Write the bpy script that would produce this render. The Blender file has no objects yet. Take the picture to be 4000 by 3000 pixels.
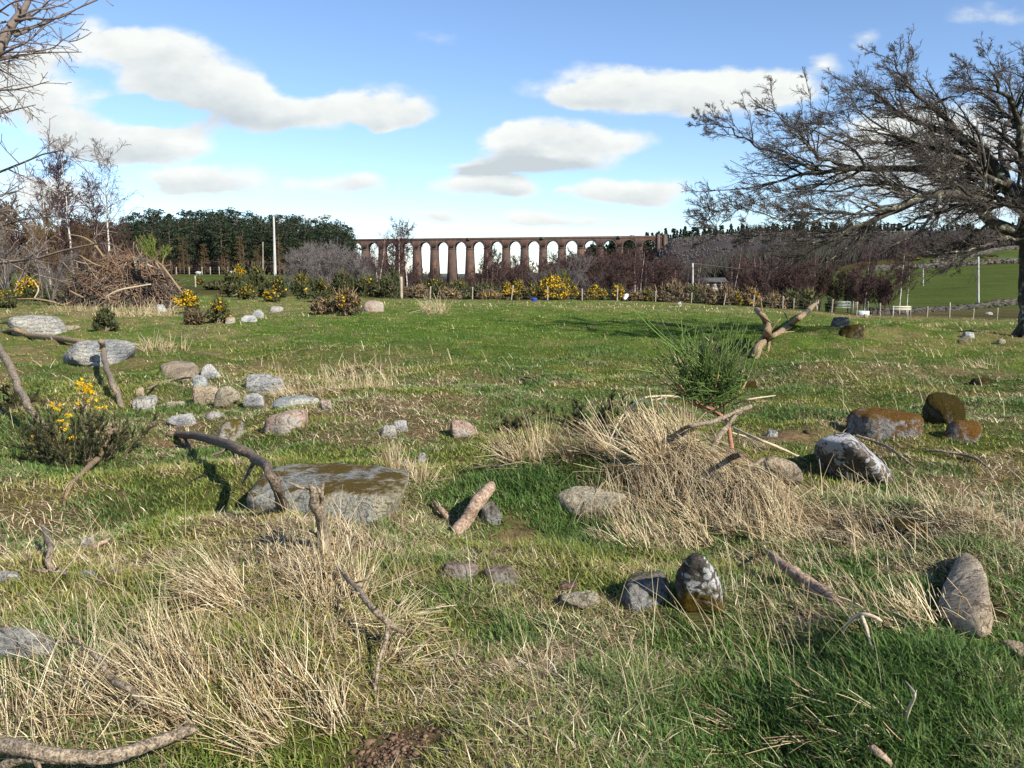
import bpy, bmesh, math, random
import numpy as np
from mathutils import Vector, Matrix

# ------------------------------------------------------------------ camera, sky, sun, exposure
sc = bpy.context.scene
C = sc.collection
F = 3264.0                       # focal length in photograph pixels (4000 wide)
HOR = 1085.0                     # eye level in the photograph
EYE = 1.6
PITCH = math.atan((1500.0 - HOR) / F)
cam_d = bpy.data.cameras.new("camera"); cam = bpy.data.objects.new("camera", cam_d); C.objects.link(cam)
cam_d.sensor_width = 36.0; cam_d.lens = 36.0 * F / 4000.0
cam_d.clip_start = 0.05; cam_d.clip_end = 20000.0
cam.location = (0, 0, EYE); cam.rotation_euler = (math.radians(90) - PITCH, 0, 0)
sc.camera = cam

SUN_DIR = Vector((0.68, -0.73, 0.0)).normalized()     # towards the sun, horizontally
SUN_EL = math.radians(33)
world = bpy.data.worlds.new("World"); sc.world = world; world.use_nodes = True
sun_d = bpy.data.lights.new("sun", 'SUN'); sun = bpy.data.objects.new("sun", sun_d); C.objects.link(sun)
sun_d.energy = 4.8; sun_d.angle = math.radians(0.53); sun_d.color = (1.0, 0.93, 0.80)
ts = Vector((SUN_DIR.x * math.cos(SUN_EL), SUN_DIR.y * math.cos(SUN_EL), math.sin(SUN_EL)))
sun.rotation_euler = ts.to_track_quat('Z', 'Y').to_euler()
sc.view_settings.view_transform = 'Standard'; sc.view_settings.look = 'None'
sc.view_settings.gamma = 1.0; sc.view_settings.use_curve_mapping = False
sc.view_settings.exposure = 0.8
sc.cycles.max_bounces = 5; sc.cycles.diffuse_bounces = 2; sc.cycles.transparent_max_bounces = 4
sc.cycles.transmission_bounces = 2

def pdir(px, py):
    u = (px - 2000.0) / F; v = (1500.0 - py) / F
    c, s = math.cos(PITCH), math.sin(PITCH)
    return np.array([u, c + v * s, -s + v * c])

CLOUDS = [  # photo px centre, radii, strength, greyness
 (620,230,190,110,1,.2),(760,330,230,120,1,.3),(930,410,250,85,1,.3),(1060,450,140,60,.9,.3),(560,180,130,60,.8,.1),
 (1255,430,150,70,1,.1),(1500,400,160,80,.75,.15),(1510,460,110,40,.8,.4),(1640,430,70,50,.4,.3),
 (480,520,260,90,1.1,.0),(640,560,190,60,1,.4),(250,500,130,70,.8,.2),(380,590,200,50,.8,.3),(330,400,160,80,.5,.2),
 (850,710,260,60,.75,.45),(700,690,160,55,.6,.3),(1395,710,110,50,.8,.3),(1210,710,100,35,.45,.4),
 (2480,350,360,75,1,.1),(2800,360,330,80,.95,.15),(2300,370,150,40,.8,.3),(3060,330,150,60,.6,.3),
 (2160,530,190,60,1,.1),(2400,550,160,50,.75,.3),(2010,600,150,75,.95,1.5),(2190,622,210,38,.9,1.5),(1880,645,120,34,.8,1.4),(560,440,260,50,-1.0,-.2),(1180,330,110,50,-.6,-.1),(200,640,150,40,-.6,-.1),(700,430,110,40,-.5,-.1),
 (1870,725,150,50,1,.2),(2010,735,100,40,.9,.3),(2380,740,160,45,1,.2),(2540,760,120,40,.9,.4),(2560,720,150,30,.5,.2),
 (1700,850,95,32,.95,.1),(2080,850,150,30,.8,.2),(2280,870,170,22,.6,.3),(1600,900,200,14,.35,.2),
 (110,360,140,120,.8,.3),(60,240,110,80,.6,.2),(260,220,140,60,.6,.2),(390,140,80,60,.5,.2),(180,760,260,90,.7,.3),
 (3650,560,420,140,1,.55),(3450,690,260,80,.8,.5),(3800,800,260,70,.7,.4),(3380,150,60,50,.35,.2),(3240,250,70,40,.45,.2),
 (2180,735,40,22,.5,.3),(1700,150,160,40,.2,.1),(1230,860,220,22,.35,.2),(3900,60,200,40,.3,.1),
 (-500,400,400,150,.9,.3),(-1300,200,500,180,.8,.3),(5000,300,500,150,.9,.3),(6200,600,600,200,.8,.4),(2600,-700,600,160,.8,.3),(600,-900,600,150,.8,.3),
]
def build_world():
    nt = world.node_tree; nt.nodes.clear(); N = nt.nodes.new; L = nt.links.new
    def math_(op, a, b=None, clamp=False):
        n = N('ShaderNodeMath'); n.operation = op; n.use_clamp = clamp
        for i, x in enumerate((a, b)):
            if x is None: continue
            if isinstance(x, (int, float)): n.inputs[i].default_value = x
            else: L(x, n.inputs[i])
        return n.outputs[0]
    # photo-direction plane (x/y, z/y) warped by noise, so the cloud edges are ragged
    tc = N('ShaderNodeTexCoord'); sp = N('ShaderNodeSeparateXYZ'); L(tc.outputs['Generated'], sp.inputs[0])
    ay = math_('MAXIMUM', math_('ABSOLUTE', sp.outputs['Y']), .05)
    cb = N('ShaderNodeCombineXYZ'); L(math_('DIVIDE', sp.outputs['X'], ay), cb.inputs[0]); L(math_('DIVIDE', sp.outputs['Z'], ay), cb.inputs[1])
    def noise(scale, detail, rough, sy=2.0):
        mp = N('ShaderNodeMapping'); mp.inputs['Scale'].default_value = (scale, scale * sy, 1); L(cb.outputs[0], mp.inputs['Vector'])
        n = N('ShaderNodeTexNoise'); n.inputs['Scale'].default_value = 1.0
        n.inputs['Detail'].default_value = detail; n.inputs['Roughness'].default_value = rough
        L(mp.outputs[0], n.inputs['Vector']); return n.outputs['Fac'], n.outputs['Color']
    nf, nc = noise(11, 6, .55)
    off = N('ShaderNodeVectorMath'); off.operation = 'ADD'; off.inputs[1].default_value = (-.0275, -.015, 0); L(cb.outputs[0], off.inputs[0])
    warp = N('ShaderNodeVectorMath'); warp.operation = 'MULTIPLY_ADD'; L(nc, warp.inputs[0]); warp.inputs[1].default_value = (.055, .03, 0); L(off.outputs[0], warp.inputs[2])
    def chain(total, u, v, ru, rv, w):
        gr = N('ShaderNodeTexGradient'); gr.gradient_type = 'SPHERICAL'; L(warp.outputs[0], gr.inputs[0])
        tm = gr.texture_mapping; tm.vector_type = 'TEXTURE'; tm.translation = (u, v, 0); tm.scale = (ru, rv, 1)
        m = N('ShaderNodeMath'); m.operation = 'MULTIPLY_ADD'; L(gr.outputs['Fac'], m.inputs[0]); m.inputs[1].default_value = w
        if total is None: m.inputs[2].default_value = 0.0
        else: L(total, m.inputs[2])
        return m.outputs[0]
    dens = grey = None
    for (px, py, rx, ry, st, gr) in CLOUDS:
        d = pdir(px, py); u, v = d[0] / d[1], d[2] / d[1]; ru, rv = rx/F*1.36, ry/F*1.36
        dens = chain(dens, u, v, ru, rv, st*1.45)
        grey = chain(grey, u-.1*ru, v-.42*rv, ru, rv*.8, st*(.40+gr*1.3))
    nf2, _ = noise(38, 5, .6, 1.6)
    n12 = math_('ADD', math_('MULTIPLY', math_('SUBTRACT', nf, .5), 1.9), math_('MULTIPLY', math_('SUBTRACT', nf2, .5), 1.0))
    sd = math_('MINIMUM', dens, 1.2)
    D = math_('ADD', sd, math_('MULTIPLY', n12, math_('ADD', math_('MULTIPLY', sd, .9), .18)))
    mr = N('ShaderNodeMapRange'); mr.interpolation_type = 'SMOOTHSTEP'; L(D, mr.inputs[0])
    mr.inputs[1].default_value = .10; mr.inputs[2].default_value = .80; mr.inputs[4].default_value = .97
    shade = math_('ADD', math_('MULTIPLY', grey, .78), math_('MULTIPLY', n12, -.55), clamp=True)
    cr = N('ShaderNodeMix'); cr.data_type = 'RGBA'; L(shade, cr.inputs['Factor'])
    cr.inputs['A'].default_value = (6.4, 6.55, 6.3, 1); cr.inputs['B'].default_value = (4.0, 4.4, 4.6, 1)
    sky = N('ShaderNodeTexSky'); sky.sky_type = 'NISHITA'; sky.sun_disc = False
    sky.sun_elevation = SUN_EL; sky.sun_rotation = math.atan2(SUN_DIR.x, SUN_DIR.y)
    sky.air_density = 1.0; sky.dust_density = 0.05; sky.ozone_density = 1.6; sky.altitude = 900
    tint = N('ShaderNodeMix'); tint.data_type = 'RGBA'; tint.blend_type = 'MULTIPLY'; tint.inputs['Factor'].default_value = 1
    L(sky.outputs[0], tint.inputs['A']); tint.inputs['B'].default_value = SKY_TINT
    mix = N('ShaderNodeMix'); mix.data_type = 'RGBA'; L(mr.outputs[0], mix.inputs['Factor'])
    L(tint.outputs['Result'], mix.inputs['A']); L(cr.outputs['Result'], mix.inputs['B'])
    bg = N('ShaderNodeBackground'); bg.inputs['Strength'].default_value = 0.088; L(mix.outputs['Result'], bg.inputs['Color'])
    o = N('ShaderNodeOutputWorld'); L(bg.outputs[0], o.inputs['Surface'])
SKY_TINT = (1.0, 1.08, 1.22, 1)
build_world()

rng = np.random.default_rng(7); random.seed(7)

# ------------------------------------------------------------------ noise
def _h(ix, iy, iz, seed):
    n = (ix.astype(np.int64) * 374761393 + iy.astype(np.int64) * 668265263 + iz.astype(np.int64) * 2147483647 + seed * 974634777) & 0xFFFFFFFF
    n = ((n ^ (n >> 13)) * 1274126177) & 0xFFFFFFFF
    n = ((n ^ (n >> 16)) * 2246822519) & 0xFFFFFFFF
    return ((n ^ (n >> 15)) & 0xFFFFFF) / float(0xFFFFFF)
def vnoise(x, y, z=None, seed=0):
    x = np.asarray(x, float); y = np.asarray(y, float); z = np.zeros_like(x) if z is None else np.asarray(z, float)
    x0, y0, z0 = np.floor(x), np.floor(y), np.floor(z); fx, fy, fz = x - x0, y - y0, z - z0
    fx, fy, fz = fx*fx*(3-2*fx), fy*fy*(3-2*fy), fz*fz*(3-2*fz)
    r = 0
    for a in (0, 1):
        for b in (0, 1):
            for c in (0, 1):
                r = r + _h(x0+a, y0+b, z0+c, seed) * (fx if a else 1-fx) * (fy if b else 1-fy) * (fz if c else 1-fz)
    return r
def fbm(x, y, z=None, seed=0, oct=4, gain=.5):
    s = 0; a = 1; t = 0; k = 1.0
    for i in range(oct):
        s = s + a * vnoise(np.asarray(x)*k, np.asarray(y)*k, None if z is None else np.asarray(z)*k, seed+i); t += a; a *= gain; k *= 2.03
    return s / t          # 0..1
def sstep(a, b, x):
    t = np.clip((x - a) / (b - a), 0, 1); return t*t*(3-2*t)

# ------------------------------------------------------------------ terrain height
TU = np.array([-1.6,-.62,-.40,-.22,-.14,-.05,.06,.13,.19,.26,.34,.44,.60,1.6])
TY = np.array([0,25,45,75,110,180,260,400,600,780,950,1400,2500,6000.])
TZ = np.array([
 [0]*14,
 [0,0,0,0,0,0,0,0,-.05,-.05,-.05,-.05,-.05,-.05],
 [.2,.1,-.05,-.1,-.1,-.1,-.1,-.2,-.3,-.4,-.5,-.6,-.7,-.7],
 [.9,.5,.1,-.1,-.3,-.4,-.4,-.5,-.6,-.9,-1.3,-2.0,-2.4,-2.4],
 [1.6,1.1,.9,.5,-.8,-1.5,-1.6,-1.8,-2.0,-2.4,-2.6,-2.9,-2.2,-1.5],
 [3,2.6,2.4,2.0,-1,-3,-3.4,-3.4,-3.2,-1.8,-.6,.0,1.5,3],
 [5,5,5,4,-2,-6,-7,-6,-4,0,3.0,4.0,6,8],
 [16,16,15,10,-5,-11,-12,-8,-2,5,10,12,17,20],
 [22,22,20,12,-12,-19,-19,-12,2,15,22,26,30,32],
 [24,24,22,12,-16,-24,-24,-14,37.5,40,42,43,44,44],
 [24,24,22,12,-16,-24,-22,20,42,46,48,48,48,48],
 [0,0,0,0,-16,-22,-16,30,52,56,60,60,58,50],
 [5,5,8,12,14,14,16,30,40,40,40,40,40,40],
 [-10]*14], float)
MOUNDS = []    # x, y, radius_x, radius_y, height
def h(x, y):
    x = np.asarray(x, float); y = np.asarray(y, float)
    yc = np.maximum(y, 1.0); u = np.clip(x / np.maximum(yc, 6.0), TU[0], TU[-1] - 1e-6); yy = np.clip(yc, 0, TY[-1] - 1e-3)
    i = np.clip(np.searchsorted(TU, u, 'right') - 1, 0, len(TU)-2); j = np.clip(np.searchsorted(TY, yy, 'right') - 1, 0, len(TY)-2)
    fu = (u - TU[i]) / (TU[i+1]-TU[i]); fy = (yy - TY[j]) / (TY[j+1]-TY[j])
    fu = fu*fu*(3-2*fu)*.6 + fu*.4
    fy = fy*fy*(3-2*fy)*.35 + fy*.65
    z = (TZ[j,i]*(1-fu)+TZ[j,i+1]*fu)*(1-fy) + (TZ[j+1,i]*(1-fu)+TZ[j+1,i+1]*fu)*fy
    r = np.hypot(x, y)
    near = 1 - sstep(75, 110, r)
    z = z + near * ((fbm(x*.55, y*.55, seed=3, oct=3) - .5) * .36 + (fbm(x*1.25, y*1.25, seed=13, oct=2) - .5) * .20 * (1 - sstep(30, 60, r)) + (fbm(x*2.6, y*2.6, seed=9, oct=3) - .5) * .11 * (1 - sstep(14, 40, r)))
    z = z + (1 - near) * (fbm(x*.03, y*.03, seed=5, oct=4) - .5) * np.clip(r * .006, 0, 3.0)
    for (mx, my, rx, ry, hh) in MOUNDS:
        z = z + hh * np.exp(-((x-mx)/rx)**2 - ((y-my)/ry)**2)
    return z
def hz(x, y): return float(h(np.array([x]), np.array([y]))[0])
H0 = 0.0
def P(px, py, z):                       # point on the ray at absolute height z
    d = pdir(px, py); t = (z - EYE) / d[2]; return np.array([d[0]*t, d[1]*t, z])
def G(px, py):                          # point on the ground seen at a photo pixel
    d = pdir(px, py); d = d / d[1]
    ts_ = np.concatenate([np.arange(1.5, 30, .04), np.geomspace(30, 5000, 1500)])
    X, Y, Z = d[0]*ts_, ts_, EYE + d[2]*ts_
    b = np.nonzero(Z <= h(X, Y))[0]
    k = b[0] if len(b) else len(ts_) - 1
    return np.array([X[k], Y[k], hz(X[k], Y[k])])
def PY(px, py, Y):                      # point on the ray at depth Y
    d = pdir(px, py); t = Y / d[1]; return np.array([d[0]*t, Y, EYE + d[2]*t])
def PG(px, Y, dz=0.0):                  # ground point at column px and depth Y
    x = (px - 2000.0) / F * Y / math.cos(PITCH) * 1.0
    for _ in range(3):                  # px depends slightly on height through the pitch
        z = hz(x, Y); dep = Y*math.cos(PITCH) - (z-EYE)*math.sin(PITCH); x = (px-2000.0)/F*dep
    return np.array([x, Y, hz(x, Y) + dz])
for (px, py, rx, ry, hh) in [(2620,1930,.80,.50,.36),(2950,2020,.5,.4,.16),(2060,1790,.28,.24,.14),(3450,2080,.8,.5,.12),(700,2750,.6,.4,.06),(3750,2250,.7,.6,.16),
                             (1250,2350,.5,.4,.08),(3300,2800,.5,.3,.05),(2000,2100,.25,.3,-.10),(500,1260,6,3,.15),(3300,1300,3,2,.25)]:
    q = P(px, py, 0); MOUNDS.append((q[0], q[1], rx, ry, hh))

# ------------------------------------------------------------------ object helpers
def tag(o, label=None, cat=None, group=None, kind=None):
    if label: o['label'] = label
    if cat: o['category'] = cat
    if group: o['group'] = group
    if kind: o['kind'] = kind
    return o
def empty(name, loc, label, cat, group=None):
    o = bpy.data.objects.new(name, None); C.objects.link(o); o.location = loc; o.empty_display_size = .3
    return tag(o, label, cat, group)
def mesh(name, V, faces, mats, parent=None, loc=None, col=None, smooth=False, mid=None):
    """V (N,3) in world coordinates relative to loc; faces a list of (M,k) index arrays; mid material index per face list"""
    V = np.asarray(V, np.float32).reshape(-1, 3)
    faces = [np.asarray(f, np.int32) for f in faces if len(f)]
    me = bpy.data.meshes.new(name)
    nl = sum(f.size for f in faces); nf = sum(len(f) for f in faces)
    me.vertices.add(len(V)); me.loops.add(nl); me.polygons.add(nf)
    me.vertices.foreach_set('co', V.ravel())
    me.loops.foreach_set('vertex_index', np.concatenate([f.ravel() for f in faces]))
    tot = np.concatenate([np.full(len(f), f.shape[1], np.int32) for f in faces])
    me.polygons.foreach_set('loop_start', np.concatenate([[0], np.cumsum(tot)[:-1]]).astype(np.int32))
    if smooth: me.polygons.foreach_set('use_smooth', np.ones(nf, bool))
    mats = mats if isinstance(mats, (list, tuple)) else [mats]
    for m in mats: me.materials.append(m)
    if mid is not None: me.polygons.foreach_set('material_index', np.concatenate([np.full(len(f), k, np.int32) for f, k in zip(faces, mid)]))
    if col is not None:
        a = me.attributes.new('tone', 'FLOAT_COLOR', 'POINT')
        c4 = np.ones((len(V), 4), np.float32); c4[:, :3] = col; a.data.foreach_set('color', c4.ravel())
    me.update(calc_edges=True); me.validate(clean_customdata=False)
    o = bpy.data.objects.new(name, me); C.objects.link(o)
    if parent is not None: o.parent = parent
    if loc is not None: o.location = loc
    return o

class Tubes:
    """collects bent tubes (batches of polylines) and builds one mesh"""
    def __init__(s): s.V = []; s.F = []; s.T = []; s.n = 0; s.col = []
    def add(s, Pts, Rad, sides=5, cap=True, col=None):
        Pts = np.asarray(Pts, float); Rad = np.asarray(Rad, float)
        if Pts.ndim == 2: Pts = Pts[None]; Rad = Rad[None]
        K, n, _ = Pts.shape
        T = np.gradient(Pts, axis=1); T /= np.linalg.norm(T, axis=2, keepdims=True) + 1e-9
        m = T.mean(1, keepdims=True); ref = np.where(np.abs(m[..., 2:3]) > .7 * (np.linalg.norm(m, axis=2, keepdims=True)+1e-9), np.array([1., .1, 0]), np.array([.07, .05, 1.]))
        A = np.cross(T, np.broadcast_to(ref, T.shape)); A /= np.linalg.norm(A, axis=2, keepdims=True) + 1e-9
        B = np.cross(T, A)
        ang = np.arange(sides) / sides * 2 * np.pi if sides > 2 else np.array([0, np.pi])
        if sides == 2:
            ph = rng.uniform(0, np.pi, (K, 1, 1, 1)); ang = ang[None, None, :, None] + ph
        else: ang = ang[None, None, :, None]
        ring = Pts[:, :, None, :] + (A[:, :, None, :] * np.cos(ang) + B[:, :, None, :] * np.sin(ang)) * Rad[:, :, None, None]
        s.V.append(ring.reshape(-1, 3))
        base = s.n + np.arange(K)[:, None, None] * n * sides
        i = np.arange(n-1)[None, :, None] * sides
        if sides == 2:
            k = np.array([0])[None, None, :]; a = base + i + k; b = a + 1
        else:
            k = np.arange(sides)[None, None, :]; a = base + i + k; b = base + i + (k + 1) % sides
        s.F.append(np.stack([a, b, b + sides, a + sides], -1).reshape(-1, 4))
        if cap and sides > 2:
            for r in (0, n-1):
                q = base[:, 0, 0][:, None] + r*sides + np.arange(1, sides-1)[None]
                c0 = np.broadcast_to(base[:, 0, 0][:, None] + r*sides, q.shape)
                s.T.append((np.stack([c0, q+1, q], -1) if r == 0 else np.stack([c0, q, q+1], -1)).reshape(-1, 3))
        if col is not None:
            col = np.asarray(col, float)
            if col.ndim == 1: col = np.broadcast_to(col, (K, 3))
            s.col.append(np.repeat(col, n*sides, 0))
        s.n += K*n*sides
        return s
    def build(s, name, mat, parent=None, loc=(0, 0, 0), smooth=True):
        V = np.concatenate(s.V) - np.asarray(loc, float)
        fs = [np.concatenate(s.F)] + ([np.concatenate(s.T)] if s.T else [])
        return mesh(name, V, fs, mat, parent, None if parent is not None else loc, np.concatenate(s.col) if s.col else None, smooth)

def spline(pts, n):
    """Catmull-Rom through pts -> n points; pts may carry extra columns"""
    p = np.asarray(pts, float); k = len(p)
    if k == 2: t = np.linspace(0, 1, n)[:, None]; return p[0]*(1-t) + p[1]*t
    q = np.vstack([2*p[0]-p[1], p, 2*p[-1]-p[-2]])
    t = np.linspace(0, k-1-1e-6, n); i = t.astype(int); f = (t-i)[:, None]
    a, b, c, d = q[i], q[i+1], q[i+2], q[i+3]
    return .5*((2*b)+(c-a)*f+(2*a-5*b+4*c-d)*f**2+(3*b-a-3*c+d)*f**3)

def resample(Pb, Rb, n):
    """batch of polylines (list) to n points"""
    P_, R_ = [], []
    for p, r in zip(Pb, Rb):
        x = spline(np.column_stack([p, r]), n); P_.append(x[:, :3]); R_.append(x[:, 3])
    return np.array(P_), np.array(R_)

def grow(Pp, Rp, m, ratio, ang=(25, 55), tmin=.2, n=5, bias=(0, 0, .2), wander=.12, rr=.5, lenref=None, taper=.25, minlen=0.0):
    """m children on each parent polyline; returns child polylines and radii"""
    K, npt, _ = Pp.shape
    seg = np.linalg.norm(np.diff(Pp, axis=1), axis=2).sum(1)
    idx = np.repeat(np.arange(K), m); t = rng.uniform(tmin, .98, len(idx))
    f = t * (npt-1); i = np.minimum(f.astype(int), npt-2); fr = (f-i)[:, None]
    p0 = Pp[idx, i]*(1-fr) + Pp[idx, i+1]*fr; r0 = Rp[idx, i]*(1-fr[:, 0]) + Rp[idx, i+1]*fr[:, 0]
    T = Pp[idx, i+1]-Pp[idx, i]; T /= np.linalg.norm(T, axis=1, keepdims=True) + 1e-9
    rv = rng.normal(size=(len(idx), 3)); rv -= (rv*T).sum(1, keepdims=True)*T; rv /= np.linalg.norm(rv, axis=1, keepdims=True)+1e-9
    a = np.radians(rng.uniform(*ang, len(idx)))[:, None]
    D = T*np.cos(a) + rv*np.sin(a)
    L = seg[idx]*ratio*rng.uniform(.55, 1.15, len(idx))*(1.15-.6*t)
    if lenref is not None: L = lenref*rng.uniform(.5, 1.2, len(idx))
    L = np.maximum(L, minlen)
    out = np.empty((len(idx), n, 3)); out[:, 0] = p0; b = np.asarray(bias, float)
    for k in range(1, n):
        D = D + b*.35 + rng.normal(size=D.shape)*wander; D /= np.linalg.norm(D, axis=1, keepdims=True)
        out[:, k] = out[:, k-1] + D*(L/(n-1))[:, None]
    R = np.minimum(r0*rr, r0)[:, None]*np.linspace(1, taper, n)[None]
    return out, R

# ------------------------------------------------------------------ materials
def mat_new(name):
    m = bpy.data.materials.new(name); m.use_nodes = True; nt = m.node_tree; nt.nodes.clear()
    out = nt.nodes.new('ShaderNodeOutputMaterial'); b = nt.nodes.new('ShaderNodeBsdfPrincipled')
    nt.links.new(b.outputs[0], out.inputs[0]); b.inputs['Roughness'].default_value = .85
    b.inputs['Specular IOR Level'].default_value = .25
    return m, nt, b, out
def nd(nt, t, **kw):
    n = nt.nodes.new(t)
    for k, v in kw.items():
        if k in n.inputs: n.inputs[k].default_value = v
        else: setattr(n, k, v)
    return n
def ramp(nt, fac, stops):
    r = nt.nodes.new('ShaderNodeValToRGB'); e = r.color_ramp.elements
    while len(e) < len(stops): e.new(.5)
    for x, (p, c) in zip(e, stops): x.position = p; x.color = (*c, 1) if len(c) == 3 else c
    nt.links.new(fac, r.inputs[0]); return r.outputs[0]
def mixc(nt, fac, a, b, blend='MIX'):
    m = nt.nodes.new('ShaderNodeMix'); m.data_type = 'RGBA'; m.blend_type = blend
    for s, x in ((m.inputs['Factor'], fac), (m.inputs['A'], a), (m.inputs['B'], b)):
        if isinstance(x, (int, float)): s.default_value = x
        elif isinstance(x, tuple): s.default_value = (*x, 1)
        else: nt.links.new(x, s)
    return m.outputs['Result']
def noise_n(nt, scale, detail=5, rough=.6, vec=None, dist=0.0, coord='Object'):
    if vec is None:
        tc = nt.nodes.new('ShaderNodeTexCoord'); vec = tc.outputs[coord]
    n = nd(nt, 'ShaderNodeTexNoise', Scale=scale, Detail=detail, Roughness=rough, Distortion=dist); nt.links.new(vec, n.inputs['Vector']); return n.outputs['Fac']
def bump(nt, b, hgt, strength=.5, dist=.02):
    n = nd(nt, 'ShaderNodeBump', Strength=strength, Distance=dist); nt.links.new(hgt, n.inputs['Height']); nt.links.new(n.outputs[0], b.inputs['Normal'])

def mat_leaf(name, trans=.3, rough=.6, noise_amt=0.0):
    """thin blade or leaf: its own colour comes with the mesh attribute tone"""
    m, nt, b, out = mat_new(name); at = nd(nt, 'ShaderNodeAttribute', attribute_name='tone')
    nt.links.new(at.outputs['Color'], b.inputs['Base Color']); b.inputs['Roughness'].default_value = rough
    t = nt.nodes.new('ShaderNodeBsdfTranslucent'); nt.links.new(at.outputs['Color'], t.inputs['Color'])
    ms = nt.nodes.new('ShaderNodeMixShader'); ms.inputs[0].default_value = trans
    nt.links.new(b.outputs[0], ms.inputs[1]); nt.links.new(t.outputs[0], ms.inputs[2]); nt.links.new(ms.outputs[0], out.inputs[0])
    return m
def mat_tone(name, nscale=8, lo=.6, hi=1.3, bumpd=0.0, rough=.85, streak=None):
    """tone attribute multiplied by a noise"""
    m, nt, b, out = mat_new(name); at = nd(nt, 'ShaderNodeAttribute', attribute_name='tone')
    nz = noise_n(nt, nscale); f = ramp(nt, nz, [(.3, (lo,)*3), (.7, (hi,)*3)])
    nt.links.new(mixc(nt, 1.0, at.outputs['Color'], f, 'MULTIPLY'), b.inputs['Base Color']); b.inputs['Roughness'].default_value = rough
    if bumpd: bump(nt, b, nz, .6, bumpd)
    return m
def mat_bark(name, stops, scale=10, stretch=(1, 1, .15), bumpd=.01, fine=3.0, lichen=None):
    m, nt, b, out = mat_new(name)
    tc = nt.nodes.new('ShaderNodeTexCoord'); mp = nd(nt, 'ShaderNodeMapping', Scale=stretch); nt.links.new(tc.outputs['Object'], mp.inputs[0])
    n1 = noise_n(nt, scale, 6, .65, mp.outputs[0]); n2 = noise_n(nt, scale*fine, 4, .6, mp.outputs[0])
    mx = nd(nt, 'ShaderNodeMath', operation='ADD'); mul = nd(nt, 'ShaderNodeMath', operation='MULTIPLY'); mul.inputs[1].default_value = .5
    nt.links.new(n1, mx.inputs[0]); nt.links.new(n2, mx.inputs[1]); nt.links.new(mx.outputs[0], mul.inputs[0])
    c = ramp(nt, mul.outputs[0], stops)
    if lichen:
        ln = noise_n(nt, lichen[1], 5, .7); lf = ramp(nt, ln, [(lichen[2], (0,)*3), (lichen[2]+.08, (1,)*3)])
        c = mixc(nt, lf, c, lichen[0])
    nt.links.new(c, b.inputs['Base Color'])
    bump(nt, b, mul.outputs[0], .8, bumpd); return m
# ------------------------------------------------------------------ ground cover fields, in world coordinates
def blobs(x, y, L):
    """sum of soft patches given as photo px of their middle on flat ground, widths in px"""
    s = np.zeros_like(np.asarray(x, float))
    for (px, py, sx, sy, w) in L:
        c = P(px, py, 0); a = abs(P(px+sx, py, 0)[0]-c[0]); b0 = P(px, max(py-sy, 1105), 0)[1]; b1 = P(px, py+sy, 0)[1]
        up = max(b0-c[1], .05); dn = max(c[1]-b1, .05); dy = y-c[1]
        s = s + w*np.exp(-((x-c[0])/a)**2 - (dy/np.where(dy > 0, up, dn))**2)
    return s
GREENB = [(3400,2850,700,330,.34),(3500,2600,500,200,.12),(2600,2850,500,200,.16),(2000,2450,350,150,.10),(2400,1250,1500,60,.42),(2600,1390,1200,110,.32),(1800,1330,800,90,.24),
          (2300,2000,300,130,.16),(1350,1900,400,150,.05),(3350,1930,300,80,.2),(3000,1560,700,70,.10),(2200,2130,220,120,.2),(1450,2150,150,100,.10),(1500,1270,600,40,.12),(250,2250,350,250,.12)]
STRAWB = [(650,2750,600,300,.20),(1200,2400,330,260,.22),(450,1235,700,45,.50),(500,1350,500,60,.12),(3650,1980,330,160,.26),(3250,2150,500,130,.24),(1300,1480,420,50,.30),
          (1900,1480,300,50,.16),(2100,1620,500,60,.12),(900,1500,500,80,.05),(3700,2350,250,180,.22),(300,2000,350,120,.12),(3600,1185,500,30,.3),(1800,2350,250,100,.12),(2650,2000,420,200,.26),
          (3400,2500,350,90,.18),(1700,2750,300,100,.12),(400,2600,500,250,.05),(900,2350,250,150,.2)]
SOILB = [(1520,2940,230,100,1.5),(1680,2700,120,50,.3),(1180,2110,150,60,.8),(2020,2100,110,70,1.0),(2260,1650,80,30,.5),(1480,1425,90,22,.6),(300,1950,320,50,.35),(3030,1700,180,40,1.1),(3120,1930,180,50,.6),
         (1470,1630,110,25,.6),(1800,1940,160,70,.4),(330,2420,120,60,.6),(2450,1470,200,20,.4),(2700,2290,60,40,.3),(1330,1870,330,30,.5),(3600,1710,200,60,.35),(3500,2480,200,60,.4),(3300,1180,700,22,.5)]
LUSHB = [(3500,2850,600,250,1),(2230,1950,200,90,.9),(2250,2120,180,90,.9),(3350,1950,180,60,.9),(1480,2140,130,70,.7),(1250,2020,200,60,.6),(3500,2450,150,70,.8),(2400,2720,300,110,.7),(3950,2350,100,90,.6),(2650,2400,160,60,.6),
         (2850,2250,60,60,.7),(1090,2560,300,100,.4),(2300,1390,90,25,1),(750,2950,300,100,.6)]
def cover(x, y):
    r = np.hypot(x, y)
    big = fbm(x*.28, y*.28, seed=21, oct=3); mid = fbm(x*1.1, y*1.1, seed=31, oct=3); fin = fbm(x*4.5, y*4.5, seed=41, oct=3)
    g = .52 + (big-.5)*.6 + (mid-.5)*1.4 + (fin-.5)*1.3 + blobs(x, y, GREENB) - blobs(x, y, STRAWB)
    g = g + .08*sstep(10, 25, r)
    soil = blobs(x, y, SOILB)*1.1 + (fbm(x*2.2, y*2.2, seed=51, oct=3)-.5)*1.1 - .18
    lush = np.clip(blobs(x, y, LUSHB), 0, 1)*.8 + sstep(.56, .75, fbm(x*1.7, y*1.7, seed=61, oct=3))*.55
    return g, np.clip(soil, 0, 1), np.clip(lush, 0, 1.2)

def field_gate(x, y):                       # 1 inside our own rough field
    return 1 - sstep(70, 78, y + 0*x)

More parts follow.
